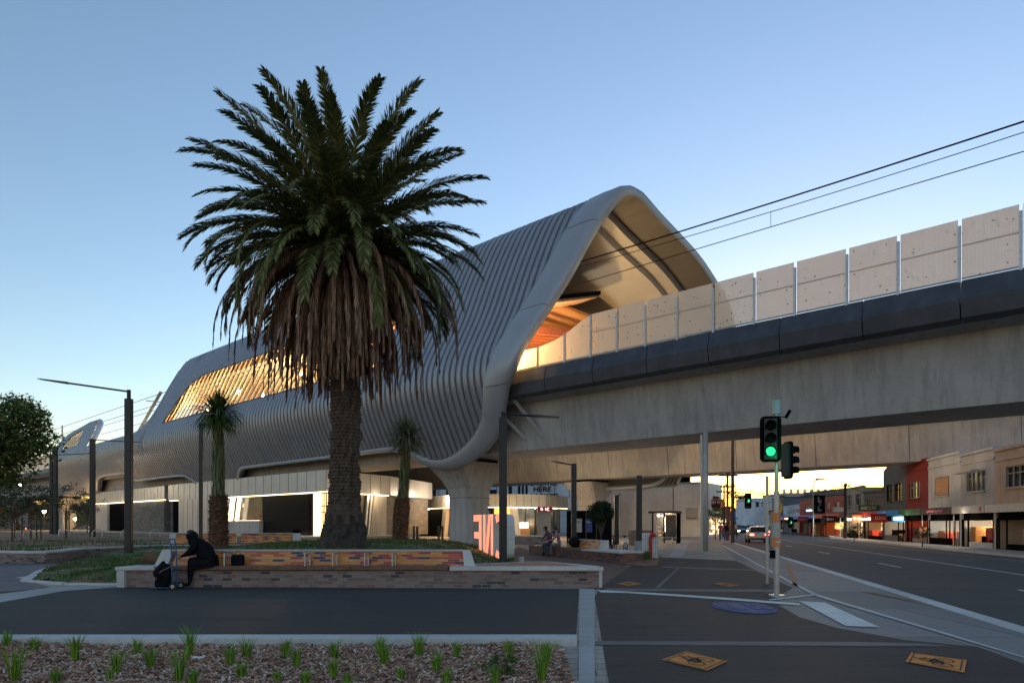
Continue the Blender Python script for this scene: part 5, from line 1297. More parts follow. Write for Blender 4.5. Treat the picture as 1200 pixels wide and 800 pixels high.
# ------------------------------------------------------------------ helper: facade pieces on a line a->b (plan points), outward = to the viewer
class Face:
    def __init__(self, a, b):
        self.a = V3(a[0], a[1]); self.b = V3(b[0], b[1]); self.d = (self.b - self.a).normalized(); self.L = (self.b - self.a).length
        self.n = V3(self.d.y, -self.d.x)
        if self.n.dot(-self.a) < 0: self.n = -self.n
    def u(self, px):
        """distance along the face at which the ray through px meets it"""
        r = V3((px - HX) / FPX, 1); det = self.d.x * -r.y + r.x * self.d.y
        return (self.a.x * r.y - self.a.y * r.x) / (self.d.y * r.x - self.d.x * r.y)
    def p(self, u, out=0, z=0): return self.a + self.d * u + self.n * out + V3(0, 0, z)
    def depth(self, px): return self.p(self.u(px)).y
    def box(self, mb, u0, u1, o0, o1, z0, z1, mi=0, sl0=0, sl1=0):
        mb.hexa([self.p(u0, o1, z0), self.p(u1, o1, z0), self.p(u1, o0, z0), self.p(u0, o0, z0)], [self.p(u0 + sl0, o1, z1), self.p(u1 + sl1, o1, z1), self.p(u1 + sl1, o0, z1), self.p(u0 + sl0, o0, z1)], mi); return mb
    def part(self, name, m, parent, u0, u1, o0, o1, z0, z1, **k):
        sl = {q: k.pop(q) for q in ('sl0', 'sl1') if q in k}
        return self.box(MB(), u0, u1, o0, o1, z0, z1, **sl).build(name, m, parent, **k)
def pf(f, name, m, parent, pa, pb, o0, o1, z0, z1, **k):
    a, b = f.u(pa), f.u(pb); 
    if a > b: a, b = b, a
    return f.part(name, m, parent, a, b, o0, o1, z0, z1, **k)

# ------------------------------------------------------------------ main station entrance under the hull (left)
ent = thing('station_entrance', 'white panelled station entrance with lit soffit strips and dark openings under the hull', 'building', V(75, .5, .4))
c0 = V(s_of(197, .5), .5); c1 = V(s_of(382, .5), .5); c2 = P(457, 71); fa = Face(c0, c1); fb = Face(c1, c2)
GZ = .43
bk_ = [tuple(c0[:2]), tuple(c1[:2]), tuple(c2[:2]), (c2.x + 3, c2.y + 12), (c0.x + 12, c0.y + 13)]
ins = [tuple((c0 + NN * 1.3)[:2]), tuple((c1 + NN * 1.6)[:2]), tuple((c2 - fb.n * 1.3)[:2]), (c2.x + 2.6, c2.y + 11), (c0.x + 12, c0.y + 12)]
MB().prism(bk_, 4.55, 6.5).build('upper_band', 'white_panel', ent)
# panel joints on the band
for f, n_ in ((fa, 22), (fb, 6)):
    for k in range(n_ + 1): f.part('panel_joint', 'lining_dark', ent, f.L * k / n_ - .02, f.L * k / n_ + .02, -.01, .012, 4.57, 6.49)
for f in (fa, fb): f.part('light_strip', 'warm_strip', ent, .3, f.L - .1, -.20, -.06, 4.44, 4.52)
bz = MB(); bz.prism(ins, GZ - .1, 4.54); bz.build('inner_wall', 'grey_block', ent)
pf(fa, 'door_shade_block', 'black', ent, 197.5, 209, -1.28, -.6, GZ, 4.4)  # solid black block painted for the dark inside the opening
pf(fa, 'white_wall', 'white_panel', ent, 209, 262, -1.28, -.02, GZ, 4.55)
for k in range(9): u = lerp(fa.u(209), fa.u(262), k / 9); fa.part('panel_joint', 'lining_dark', ent, u - .02, u + .02, -.1, -.008, GZ, 4.54)
pf(fa, 'grey_wall', 'concrete', ent, 262, 300, -1.3, -.3, GZ, 1.9)
pf(fa, 'window', 'glass_mid', ent, 275, 299, -.9, -.8, 1.9, 4.4)
for p0, p1 in ((264.5, 267.5), (272.5, 274.5)):
    u0, u1 = fa.u(p0), fa.u(p1); fa.part('light_frame', 'warm_strip', ent, min(u0, u1), max(u0, u1), -.5, -.25, 1.9, 4.5, sl0=.7, sl1=.7)
pf(fa, 'light_frame', 'warm_strip', ent, 273, 299, -.5, -.42, 1.86, 1.93)
pf(fa, 'opening_shade_panel', 'black_gloss', ent, 301, 357, -1.2, -.7, 1.0, 4.4)  # black panels stand for the shade in an open bay
pf(fa, 'opening_shade_panel', 'black_gloss', ent, 301, 336, -1.2, -.68, GZ, 1.02)
pf(fa, 'glowing_wall', 'warm_room', ent, 356, 381, -1.4, -1.25, GZ, 4.4)  # walls behind the gate glow themselves, room light painted in
fb.part('glowing_wall', 'warm_room', ent, .1, fb.u(432), -1.6, -1.4, GZ, 4.4)
for k in range(13): u = lerp(fa.u(356.5), fa.u(381), k / 12); fa.part('gate_bar', 'black', ent, u - .05, u + .05, -.55, -.5, GZ, 4.45)
for z in (1.1, 2.6, 3.2): pf(fa, 'gate_rail', 'black', ent, 356.5, 381, -.56, -.49, z, z + .06)
for k in range(15): u = lerp(.2, fb.u(434), k / 14); fb.part('gate_bar', 'black', ent, u - .05, u + .05, -.55, -.5, GZ, 4.45)
fb.part('concrete_wall', 'concrete', ent, fb.u(437), fb.L - .05, -1.3, -.4, GZ, 4.54, sl0=.9)
for u in (fb.u(431), fb.u(435)): fb.part('raking_column', 'white_panel', ent, u - .15, u + .1, -.5, -.3, GZ, 4.5, sl0=.55, sl1=.55)
lamp(fa.p(fa.u(372), 1.2 - 1.6, 3.9), 25, (1, .75, .42), .3)
lamp(fb.p(fb.L * .75, .4, 4.2), 22, (1, .75, .42), .3)
lamp(fa.p(fa.u(268), .3, 3.6), 6, (1, .75, .42), .3)
for px in (357, 440, 470): 
    pass
# station entrance further left
e2 = thing('station_building', 'long low station building with a dark recess, left of the white entrance', 'building', V(107, .8, .4))
d0 = V(s_of(111, .8), .8); d1 = V(s_of(195, .8) + .6, .8); fc = Face(d0, d1)
MB().prism([tuple(d0[:2]), tuple(d1[:2]), tuple((d1 + NN * 9)[:2]), tuple((d0 + NN * 9)[:2])], 4.75, 6.5).build('upper_band', 'white_panel', e2)
for k in range(25): fc.part('panel_joint', 'lining_dark', e2, fc.L * k / 24 - .02, fc.L * k / 24 + .02, -.01, .012, 4.77, 6.49)
fc.part('light_strip', 'warm_strip', e2, .1, fc.L - .1, -.2, -.05, 4.62, 4.72)
MB().prism([tuple((d0 + NN * 1)[:2]), tuple((d1 + NN * 1)[:2]), tuple((d1 + NN * 8)[:2]), tuple((d0 + NN * 8)[:2])], GZ - .1, 4.74).build('inner_wall', 'grey_block', e2)
pf(fc, 'grey_wall', 'concrete', e2, 104, 123, -1, -.3, GZ, 4.6, sl0=1.0); pf(fc, 'recess_shade_block', 'black', e2, 125, 146, -.98, -.4, GZ, 4.6)  # the recess is a black block, its shade painted on
pf(fc, 'block_wall', 'grey_block', e2, 148, 190, -1, -.25, GZ, 4.6)
lamp(fc.p(fc.L * .45, .5, 4.2), 12, (1, .75, .42), .4)

# ------------------------------------------------------------------ glazed station building under the far viaduct
e3 = thing('station_pavilion', 'pale banded station pavilion with orange walls and glass under the far viaduct', 'building', P(570, 79))
pts = [P(482, 88), P(530, 80), P(573, 77.5), P(605, 77.5), P(640, 80), P(666, 85)]
back = [P(668, 98), P(480, 102)]
MB().prism([tuple(p[:2]) for p in pts + back], 3.5, 4.95).build('upper_band', 'concrete_pale', e3)
ff = [Face(a, b) for a, b in zip(pts, pts[1:])]
for f in ff:
    for k in range(4): f.part('panel_joint', 'lining_dark', e3, f.L * k / 4 - .02, f.L * k / 4 + .02, -.01, .012, 3.52, 4.94)
    f.part('light_strip', 'warm_strip', e3, .05, f.L - .05, -.3, -.05, 3.40, 3.46)
def e3p(name, m, p0, p1, o0, o1, z0, z1, **k):
    for f in ff:
        a, b = sorted((f.u(p0), f.u(p1))); 
        a2, b2 = max(a, 0), min(b, f.L)
        if b2 - a2 > .05: f.part(name, m, e3, a2, b2, o0, o1, z0, z1, **k)
e3p('black_panel', 'black_gloss', 485, 512, -1.4, -1.0, 0, 3.4); e3p('amber_glow_wall', 'amber_glow_wall', 517, 531, -1.5, -1.3, 0, 3.4)
e3p('raking_column', 'concrete_pale', 512, 516, -1.0, -.5, 0, 3.4, sl0=.6, sl1=.6)
e3p('black_panel', 'black_gloss', 573, 578, -1.2, -.8, 0, 3.4); e3p('amber_glow_wall', 'amber_glow_wall', 579, 606, -1.5, -1.3, 0, 3.4)
e3p('wall', 'white_wall', 608, 666, -2.8, -2.5, 0, 3.4); e3p('raking_column', 'concrete_pale', 607, 613, -1.0, -.4, 0, 3.4, sl0=-.5, sl1=-.5)
e3p('glass', 'glass_mid', 612, 666, -1.2, -1.12, .4, 3.4)
for px in (613, 622, 634, 641, 649, 658): e3p('mullion', 'pole_black', px - .3, px + .3, -1.1, -1.0, 0, 3.4)
e3p('lit_counter', 'warm_strip', 609, 624, -.9, -.8, 1.05, 1.7)
e3p('counter', 'timber_warm', 608, 625, -1.0, -.7, .1, 1.0)
for px in (586, 602, 616, 622, 630, 645, 655, 498): 
    for f in ff:
        u = f.u(px)
        if 0 < u < f.L: f.part('downlight', 'head_lamp', e3, u - .09, u + .09, -.6, -.45, 3.36, 3.4); break
lamp(P(520, 79, 2.6), 50, (1, .62, .25), .4); lamp(P(596, 75.5, 2.6), 50, (1, .68, .32), .4); lamp(P(640, 76, 2.8), 35, (1, .85, .6), .4)
# warm light thrown on the underside of the viaducts
for s, n, e in ((45, 20, 190), (60, 20, 180), (78, 16, 120), (34, 20, 80)): lamp(V(s, n, 4.6 if n > 14 else 3), e * .9, (1, .80, .58), .6)
# ticket kiosk with red strip, notice boards
t = thing('ticket_kiosk', 'grey ticket pillar with a red band on top, left of the seated people', 'kiosk', P(637, 60))
b = P(637.5, 58); MB().box(b + V3(0, 0, 1.3), (1.1, 1.0, 2.6)).build('body', 'concrete_pale', t); mb = MB(); mb.box(b + V3(.05, -.1, 2.8), (1.25, 1.1, .42)); o = mb.build('red_band', 'red_paint', t)
mb = MB(); marks(mb, b + V3(-.3, -.66, 2.68), (1, 0, 0), (0, 0, 1), .75, .24, 4, 0, 9); mb.build('lettering', 'sign_glow', o)
t = thing('notice_board', 'dark notice wall with two lit posters under the far column', 'notice board', P(690, 50))
f = Face(P(664, 51), P(716, 49.5)); f.part('board', 'black', t, 0, f.L, -.2, 0, 0, 2.55)
for p0, p1, m in ((675, 682, 'cloth_pale'), (686, 694, 'blue_marking')):
    a, b_ = sorted((f.u(p0), f.u(p1))); o = f.part('poster', m, t, a, b_, .01, .03, .95, 1.95); 
    mb = MB(); marks(mb, f.p(a + .08, .03, 1.65), f.d if f.d.x > 0 else -f.d, (0, 0, 1), (b_ - a) * .75, .12, 5, 0, int(p0)); mb.build('lettering', 'black' if m != 'blue_marking' else 'white_marking', o)
for px in (676, 689, 701): f.part('frame_post', 'timber_pole', t, f.u(px - 2) - .03, f.u(px - 2) + .03, 0, .04, 0, 2.55)
for k, (px, Y) in enumerate(((485, 62), (489, 62.6), (514, 66), (518.5, 66.5))):
    tag(MB().cyl(P(px, Y)[:2], .11, 0, 1.35, 10).build('bollard', 'timber_pole', origin=P(px, Y)), 'tall timber bollard before the lit pavilion, ' + ORD[k] + ' from the left', 'bollard', 'timber bollards by the pavilion')
for px, Y, lb in ((845 / 1, 48, ''),): pass
tag(MB().box(P(750, 50, .55), (1.5, 1, 1.1)).build('garden_box', 'wall_brick', origin=P(750, 50)), 'low brown brick planter box against the white wall', 'planter')
# ------------------------------------------------------------------ white building with sign behind
wb = thing('white_building', 'white building far behind the pavilion with the words ADVERTISE HERE', 'building', P(600, 118))
f = Face(P(470, 122), P(718, 112)); f.part('wall', 'white_wall', wb, 0, f.L, -12, 0, 0, 11)
for p0, p1, z0, z1 in ((505, 511, 5.6, 8), (523, 538, 5.6, 7.6), (540, 548, 5.6, 7.6), (574, 582, 5.8, 7.4), (596, 600, 6, 8.2), (607, 610, 5.4, 9.0), (611.5, 614, 5.4, 9), (616, 618.5, 5.4, 9)): pf(f, 'window', 'glass_dark', wb, p0, p1, .0, .05, z0, z1)
for k in range(14): f.part('panel_joint', 'lining_dark', wb, f.u(480 + k * 17) - .05, f.u(480 + k * 17) + .05, 0, .03, 5, 11)
xd = f.d if f.d.x > 0 else -f.d
for txt, z, sz in (('ADVERTISE', 8.0, .95), ('HERE', 7.0, 1.15), ('0418 841302', 5.95, .95)):
    m = text_mb(txt, sz, f.p(f.u(635), .06, z), xd, (0, 0, 1), 0, .03, .15 if txt == 'HERE' else 0, .03, sx=1.15); m.build('lettering', 'black', wb)
# ------------------------------------------------------------------ big blank-walled white building right of centre
sb = thing('corner_building', 'large blank pale rendered building with a small lit glass shelter on its wall', 'building', P(770, 58))
q = [P(709, 88), P(829, 80), P(846, 85.5), P(846, 85.5) + RR * 14 - RM * .5, P(709, 88) + RR * 16]
mb = MB(); mb.prism([tuple(p[:2]) for p in q], 0, 6.4); mb.build('wall', 'white_wall', sb)
f = Face(P(709, 88), P(829, 80)); f2 = Face(P(829, 80), P(846, 85.5))
f.part('parapet', 'concrete_pale', sb, 0, f.L, -.3, .04, 6.3, 6.52); pf(f, 'pipe', 'concrete_dark', sb, 788.6, 789.4, 0, .06, .3, 6.3)
f2.part('window', 'glass_dark', sb, f2.L * .35, f2.L * .8, 0, .05, 3.1, 4.9); f2.part('shopfront', 'shop_warm', sb, f2.L * .15, f2.L * .9, 0, .06, .3, 2.3); f2.part('awning', 'concrete_dark', sb, 0, f2.L, 0, .9, 2.5, 2.65)
pf(f, 'wall_panel', 'concrete_pale', sb, 804, 818, .0, .04, 2.0, 3.45)
a, b_ = sorted((f.u(805), f.u(816))); mb = MB()
for k in range(8):
    t0 = k / 8; t1 = (k + 1) / 8; mb.hexa([f.p(lerp(a, b_, t0), .05, 2.30 - .14 * math.sin(t0 * 2.6)), f.p(lerp(a, b_, t1), .05, 2.30 - .14 * math.sin(t1 * 2.6)), f.p(lerp(a, b_, t1), .07, 2.30 - .14 * math.sin(t1 * 2.6)), f.p(lerp(a, b_, t0), .07, 2.30 - .14 * math.sin(t0 * 2.6))],
            [f.p(lerp(a, b_, t0), .05, 2.40 - .14 * math.sin(t0 * 2.6)), f.p(lerp(a, b_, t1), .05, 2.40 - .14 * math.sin(t1 * 2.6)), f.p(lerp(a, b_, t1), .07, 2.40 - .14 * math.sin(t1 * 2.6)), f.p(lerp(a, b_, t0), .07, 2.40 - .14 * math.sin(t0 * 2.6))])
mb.build('wall_emblem', 'car_dark', sb)
for px, w_, h in ((786, 1.6, 1.0), (800, 1.8, 1.4)):
    b = P(px, 86, 6.4); t = tag(MB().box(b + V3(0, 0, h / 2), (w_, 1.0, h)).build('roof_unit', 'steel_grey', origin=b, bevel=.03), 'grey air conditioning unit on the flat roof, the ' + ('smaller' if px < 790 else 'taller') + ' of two', 'roof unit', 'rooftop units')
    MB().box(b + V3(0, -.51, h / 2), (w_ * .8, .02, h * .75)).build('grille', 'black', t)
for px, Y, z, m, lb, wd, h in ((766, 86, 6.4, 'galv', 'curved roof cowl on the white building', .8, .3),):
    b = P(px, Y, z); tag(MB().ball(b, (.8, .5, .38), 0, 14, 8).build('roof_cowl', 'concrete_pale', origin=b, smooth=True), lb, 'roof unit')
bs = thing('glass_shelter', 'small lit glass shelter with a dark frame against the white wall', 'shelter', P(779, 55)); f = Face(P(765, 56.2), P(795, 55.3))
f.part('roof', 'timber_pole', bs, -.25, f.L + .1, -.9, .5, 2.42, 2.6); f.part('back_panel', 'shop_dim', bs, .1, f.L, -.9, -.85, .1, 2.4)
for u in (.05, f.L * .48, f.L - .05): f.part('frame', 'black', bs, u - .05, u + .05, .2, .3, 0, 2.42)
f.part('side_panel', 'black', bs, f.L - .12, f.L, -.9, .2, 0, 2.42); f.part('glass', 'glass_mid', bs, f.L * .52, f.L - .15, .2, .23, .25, 2.3); f.part('lit_panel', 'white_light', bs, f.L * .35, f.L * .46, -.8, -.7, .9, 2.1)
f.part('yellow_seat', 'orange_paint', bs, .3, f.L * .45, -.6, -.2, .75, .85); f.part('light', 'head_lamp', bs, .35, .5, -.3, -.15, 2.2, 2.3); lamp(f.p(f.L / 2, -.3, 2.1), 70, (1, .9, .7), .1)
bb_ = P(779, 54.2); t = thing('bench_seat', 'small steel bench in front of the glass shelter', 'bench', bb_); MB().box(bb_ + V3(0, 0, .48), (1.7, .4, .05)).build('seat', 'galv', t)
for s in (-.6, .6): MB().box(bb_ + V3(s, 0, .23), (.06, .3, .46)).build('leg', 'galv', t)

# ------------------------------------------------------------------ shops along the far side of the road
SHOPGAP = 0
def shop(pa, pb, top, wallm, label, wins, sign, glowm, awn='concrete_dark', gable=False, sidewall=None, sg=1, q=None, L=20.0, signtxt=None, parapet=True, strip_light=False, bandz=(2.28, 2.72), name='shop'):
    q0, q1 = (q if q else (q_of(pa, L), q_of(pb, L))); lo, hi = min(q0, q1), max(q0, q1)
    t = thing(name, label, 'shop', RD(L, (lo + hi) / 2))
    F_ = Face(RD(L, hi), RD(L, lo)); W = F_.L; r_ = random.Random(sg)
    # upper wall with real openings
    mb = MB(); z0 = 2.8; ws = sorted(wins); x = 0
    for (a, b, wz0, wz1) in ws:
        F_.box(mb, x, a * W, -.25, 0, z0, top); F_.box(mb, a * W, b * W, -.25, 0, z0, wz0); F_.box(mb, a * W, b * W, -.25, 0, wz1, top); x = b * W
    F_.box(mb, x, W, -.25, 0, z0, top)
    F_.box(mb, 0, W, -8, -.26, 2.8, top - .15); F_.box(mb, 0, .2, -8, -.0, 0, 2.79); F_.box(mb, W - .2, W, -8, -.0, 0, 2.79)
    if gable: mb.mesh([F_.p(0, 0, top), F_.p(W, 0, top), F_.p(W * .5, 0, top + 1.0), F_.p(0, -.3, top), F_.p(W, -.3, top), F_.p(W * .5, -.3, top + 1.0)], [(0, 1, 2), (5, 4, 3), (0, 2, 5, 3), (2, 1, 4, 5)])
    mb.build('wall', wallm, t)
    if parapet: F_.part('cornice', wallm, t, -.02, W + .02, -.1, .14, top - .12, top + .06); F_.part('string_course', wallm, t, 0, W, 0, .07, top - .75, top - .62)
    for (a, b, wz0, wz1) in ws:
        g_ = F_.part('window', 'glass_dark' if r_.random() < .6 else 'glass_mid', t, a * W, b * W, -.2, -.16, wz0, wz1)
        mm = MB(); ww = (b - a) * W; nm = max(1, round(ww / .8))
        for k in range(nm + 1): u = a * W + ww * k / nm; F_.box(mm, u - .03, u + .03, -.15, -.08, wz0, wz1)
        for z in (wz0, (wz0 + wz1) / 2 + .2, wz1 - .05): F_.box(mm, a * W, b * W, -.14, -.09, z, z + .05)
        mm.build('window_frame', 'cloth_pale' if wallm != 'sh_grey' else 'black', g_)
        F_.part('sill', wallm, t, a * W - .08, b * W + .08, 0, .1, wz0 - .1, wz0)
    # awning over the pavement with its fascia
    aw = F_.part('awning', awn, t, .02, W - .02, .02, .52, bandz[1] - .1, bandz[1] - .02)
    sn = F_.part('fascia_sign', sign, t, .05, W - .05, .53, .60, bandz[0], bandz[1] + .05)
    xd = F_.d if F_.d.x > 0 else -F_.d; left = .05 if F_.d.x > 0 else W - .05
    if signtxt:
        m = text_mb(signtxt, .30, F_.p(W * .5, .62, (bandz[0] + bandz[1]) / 2 - .05), xd, (0, 0, 1), 0, .02, .15, .006); m.build('lettering', 'sh_pinktext', sn)
        mb = MB(); marks(mb, F_.p(W * .5, .60, bandz[0] + .03) , xd, (0, 0, 1), W * .3, .08, 9, 0, sg); mb.build('lettering', 'white_marking', sn)
    elif sign not in ('black', 'shop_none'):
        mb = MB(); o = F_.p(left, .60, 0) + xd * W * .3; marks(mb, o + V3(0, 0, bandz[0] + .14), xd, (0, 0, 1), W * .5, .2, 11, 0, sg); mb.build('lettering', 'white_marking' if sign != 'sh_white' else 'concrete_dark', sn)
        if sign == 'sh_white': mb = MB(); c_ = F_.p(left, .603, 0) + xd * .55; mb.hexa([c_ + xd * a + V3(0, 0, bandz[0] + .1) + F_.n * o_ for a, o_ in ((-.16, 0), (.16, 0), (.16, .02), (-.16, .02))], [c_ + xd * a + V3(0, 0, bandz[1] - .05) + F_.n * o_ for a, o_ in ((-.16, 0), (.16, 0), (.16, .02), (-.16, .02))]); mb.build('emblem', 'red_paint', sn)
    # shopfront
    # a real shallow interior: floor, back wall with painted glow, shelves and counters behind the glass frames
    d0_ = r_.choice((.08, .42, .68)); dw = r_.uniform(.14, .2); sill = r_.choice((.12, .35, .5)); dp = r_.uniform(1.6, 3.0)
    F_.part('back_wall', glowm, t, .2, W - .2, -dp - .05, -dp, .02, 1.8); F_.part('shop_floor', 'timber_seat', t, .2, W - .2, -dp, -.1, .0, .05)
    F_.part('shop_ceiling', 'cloth_pale', t, .2, W - .2, -dp, -.1, 1.8, 1.85)
    for k in range(r_.randint(2, 4)):
        u = r_.uniform(.5, W - 1.2); F_.part('display_shelf', r_.choice(('timber_warm', 'cloth_pale', 'black', 'cloth_red', 'timber_seat')), t, u, u + r_.uniform(.4, 1.3), -dp * r_.uniform(.5, .9), -.4, .05, r_.uniform(.5, 1.45))
    for a_, b_ in ((.2 / W, d0_), (d0_ + dw, 1 - .2 / W)):
        if b_ - a_ > .06: F_.part('stall_riser', r_.choice(('black', 'timber_seat', 'cloth_grey', wallm)), t, a_ * W, b_ * W, -.2, -.02, 0, sill)
    mm = MB(); us_ = [.22, W * d0_, W * (d0_ + dw), W - .22] + [W * r_.uniform(.1, .9) for _ in range(r_.randint(0, 2))]
    for u in us_: F_.box(mm, u - .035, u + .035, -.05, .02, 0, 1.85)
    F_.box(mm, .2, W - .2, -.05, .02, 1.8, 1.9); mm.build('shopfront_frame', 'black', t)
    F_.part('awning_shade_panel', 'black', t, .2, W - .2, -.3, -.1, 1.8, 2.7)  # black panel painted for the shade under the awning
    if strip_light == 'text':
        bx = F_.part('light_box', 'black', t, .3, W - .3, .0, .1, 1.92, 2.25); mb = MB(); marks(mb, F_.p(.3 if F_.d.x > 0 else W - .3, .1, 1.97) + xd * W * .1, xd, (0, 0, 1), W * .7, .2, 12, 0, sg + 50); mb.build('lettering', 'white_light', bx)
    elif strip_light: F_.part('light_box', strip_light, t, .3, W - .3, .0, .1, 1.92, 2.2) if isinstance(strip_light, str) else None
    if glowm != 'shop_dim': lamp(F_.p(W * r_.uniform(.3, .6), -dp * .5, 1.6), r_.uniform(18, 45), r_.choice(((1, .78, .5), (1, .9, .75), (1, .62, .3))), .12); lamp(F_.p(W * .4, .9, 2.0), 5, (1, .8, .55), .15)
    else: lamp(F_.p(W * .5, -dp * .5, 1.6), 1.2, (1, .75, .45), .12)
    for u in (.1, W - .1): F_.part('veranda_post', 'galv', t, u - .03, u + .03, .45, .5, 0, bandz[1] - .1) if r_.random() < .45 else None
    return t, F_
concrete('sh_white_wall', (.60, .65, .70), .3); concrete('sh_pale', (.50, .53, .56), .3); concrete('sh_beige', (.50, .42, .36), .25); concrete('sh_red', (.26, .045, .045), .15)
concrete('sh_grey', (.135, .135, .14), .1); concrete('sh_brown', (.19, .16, .135), .2); concrete('sh_orange', (.42, .085, .05), .15); concrete('sh_cream', (.40, .36, .29), .3)
plain('sh_pinktext', (.75, .28, .38)); plain('sh_white', (.55, .55, .55)); plain('sh_blue', (.03, .25, .62)); plain('sh_green', (.03, .14, .05)); plain('sh_purple', (.06, .02, .028)); plain('sh_redsign', (.55, .03, .03))
for nm_, m_ in MATS.items():
    if nm_.startswith('sh_'): m_.node_tree.nodes['Principled BSDF'].inputs['Specular IOR Level'].default_value = .12
shop(0, 0, 6.6, 'sh_brown', 'brown shopfront building just beyond the right edge, dim inside', [(.2, .7, 3.8, 5.2)], 'sh_white', 'shop_dim', q=(36.5, 42.6), sg=31)
shop(1232, 1166, 6.2, 'sh_beige', 'beige two storey shop with a wide multi-pane upper window at the right edge', [(.22, .80, 3.75, 5.05)], 'sh_white', 'shop_dim', sg=1)
shop(1166, 1126, 6.4, 'sh_pale', 'pale grey two storey shop with a lit blind above its dark upper window', [(.18, .74, 3.75, 5.1)], 'sh_white', 'shop_orange', sg=2)
shop(1126, 1088, 6.65, 'sh_white_wall', 'white two storey shop with a boarded brown upper window and a dark pink-lettered sign', [(.22, .66, 3.7, 5.1)], 'sh_purple', 'shop_warm', sg=3, signtxt="Young Dang's Thai Massage")
shop(1088, 1062, 6.75, 'sh_red', 'dark red two storey shop with a shallow upper window', [(.15, .62, 3.7, 5.1)], 'sh_green', 'shop_orange', sg=4, strip_light='text')
shop(1062, 1035, 6.6, 'sh_grey', 'charcoal gabled shop with tall paired windows and a blue sign', [(.15, .42, 3.6, 5.2), (.52, .8, 3.6, 5.2)], 'sh_blue', 'shop_warm', gable=True, sg=5, strip_light='text', parapet=False)
shop(1035, 1012, 4.9, 'sh_brown', 'low brown shop with a brilliantly lit white light box under its awning', [(.2, .5, 3.4, 4.3)], 'sh_redsign', 'shop_orange', sg=6, strip_light='white_light')
shop(1012, 990, 5.6, 'sh_cream', 'cream shop with small dark upper windows and a lit light box', [(.15, .4, 3.6, 4.8), (.6, .85, 3.6, 4.8)], 'sh_brown', 'shop_warm', sg=7, strip_light='white_light')
shop(990, 962, 5.0, 'sh_orange', 'red orange painted building with white flat window, beyond the timber power pole', [(.2, .4, 3.4, 4.3), (.6, .8, 3.4, 4.3)], 'sh_redsign', 'shop_yellow', sg=8, parapet=False)
shop(962, 937, 5.1, 'sh_orange', 'far red orange painted building under a black blade sign', [(.3, .6, 3.4, 4.3)], 'sh_blue', 'shop_yellow', sg=9, parapet=False)
shop(937, 918, 4.6, 'sh_white_wall', 'low white building with a white gable sign, past the red orange building', [(.3, .7, 3.3, 4.1)], 'sh_blue', 'shop_dim', sg=10)
shop(918, 905, 6.6, 'sh_grey', 'distant grey three storey building with many dark windows', [(.1, .4, 3.5, 5.5), (.55, .9, 3.5, 5.5)], 'sh_blue', 'shop_dim', sg=11)
# boarded window, lit blind, side walls seen above the low roofs
fq = Face(RD(20, q_of(1088, 20)), RD(20, q_of(1126, 20)))
o = tag(fq.part('boarded_window', 'timber_warm', None, fq.u(1112) if fq.u(1112) < fq.u(1097) else fq.u(1097), max(fq.u(1112), fq.u(1097)), .02, .05, 3.75, 5.05), 'brown boards over the upper window of the white shop', 'boarding')
tag(Face(RD(19.6, q_of(1148, 19.6)), RD(19.6, q_of(1126, 19.6))).part('lit_blind', 'sh_white', None, 0, 3.2, 0, .5, 5.0, 5.12), 'pale blind projecting above the dark upper window', 'blind')
bsn = thing('blade_sign', 'tall black blade sign with white writing on the red orange building', 'sign', P(960, 96)); b = RD(17.6, q_of(960, 17.6), 3.9)
MB().box(b, (1.3, .2, 2.2)).build('board', 'black', bsn); mb = MB()
for k in range(5): marks(mb, b + V3(-.22, -.12, -.85 + k * .36), (1, 0, 0), (0, 0, 1), .45, .26, 2, 0, 70 + k)
mb.build('lettering', 'white_marking', bsn)
# small projecting signs along the far street
cols_ = ['sh_blue', 'red_paint', 'sh_green', 'orange_paint', 'sh_white', 'sh_purple', 'sh_blue', 'red_paint', 'sh_white', 'orange_paint', 'sh_blue', 'red_paint']
names_ = ['blue', 'red', 'green', 'orange', 'white', 'purple', 'blue', 'red', 'white', 'orange', 'blue', 'red']
for k, px in enumerate((1052, 1030, 1018, 1004, 984, 974, 948, 941, 930, 922, 912, 907)):
    q = q_of(px, 18.8); z = (2.0, 2.1, 3.1, 2.1, 3.2, 2.1, 3.4, 2.2, 3.6, 2.4, 3.0, 3.6)[k]; b = RD(18.8, q, z); t = thing('projecting_sign', 'small ' + names_[k] + ' projecting shop sign, ' + ORD[k] + ' one along the street from the near end', 'sign', b, 'projecting shop signs')
    w_ = 1.0 + .5 * (k % 3); MB().box(b, (w_, .12, .55 + .25 * (k % 2)), 0).build('board', cols_[k], t); mb = MB(); marks(mb, b + V3(-w_ * .4, -.065, -.12), (1, 0, 0), (0, 0, 1), w_ * .8, .24, 6, 0, 90 + k); mb.build('lettering', 'white_light' if k % 3 == 0 else 'white_paint', t)
    MB().tube([b + V3(w_ * .3, 0, .1), b + V3(w_ * .3 + 1.2, .1, .1)], .03, 5).build('bracket', 'black', t)
# large buildings behind the shops
def block(pa, pb, Y, z, m, label, wins=0, depth=14, name='building', z0=0):
    f = Face(P(pa, Y), P(pb, Y)); t = thing(name, label, 'building', P((pa + pb) / 2, Y)); f.part('wall', m, t, 0, f.L, -depth, 0, z0, z)
    f.part('parapet', m, t, 0, f.L, -.2, .12, z - .35, z)
    for k in range(wins):
        u = f.L * (k + .25) / wins; f.part('window', 'glass_dark', t, u, u + f.L / wins * .5, 0, .05, z - 2.3, z - 1.0)
    return t, f
t, f = block(921, 994, 150, ZA(577, 150), 'sh_pale', 'long pale warehouse roof rising behind the red orange building', 9)
for k in range(9): f.part('roof_vent', 'galv', t, f.L * (k + .3) / 9, f.L * (k + .5) / 9, -3, -2, ZA(577, 150), ZA(577, 150) + .9)
block(994, 1040, 92, ZA(571, 92), 'sh_brown', 'brown brick building rising behind the low lit shops', 3)
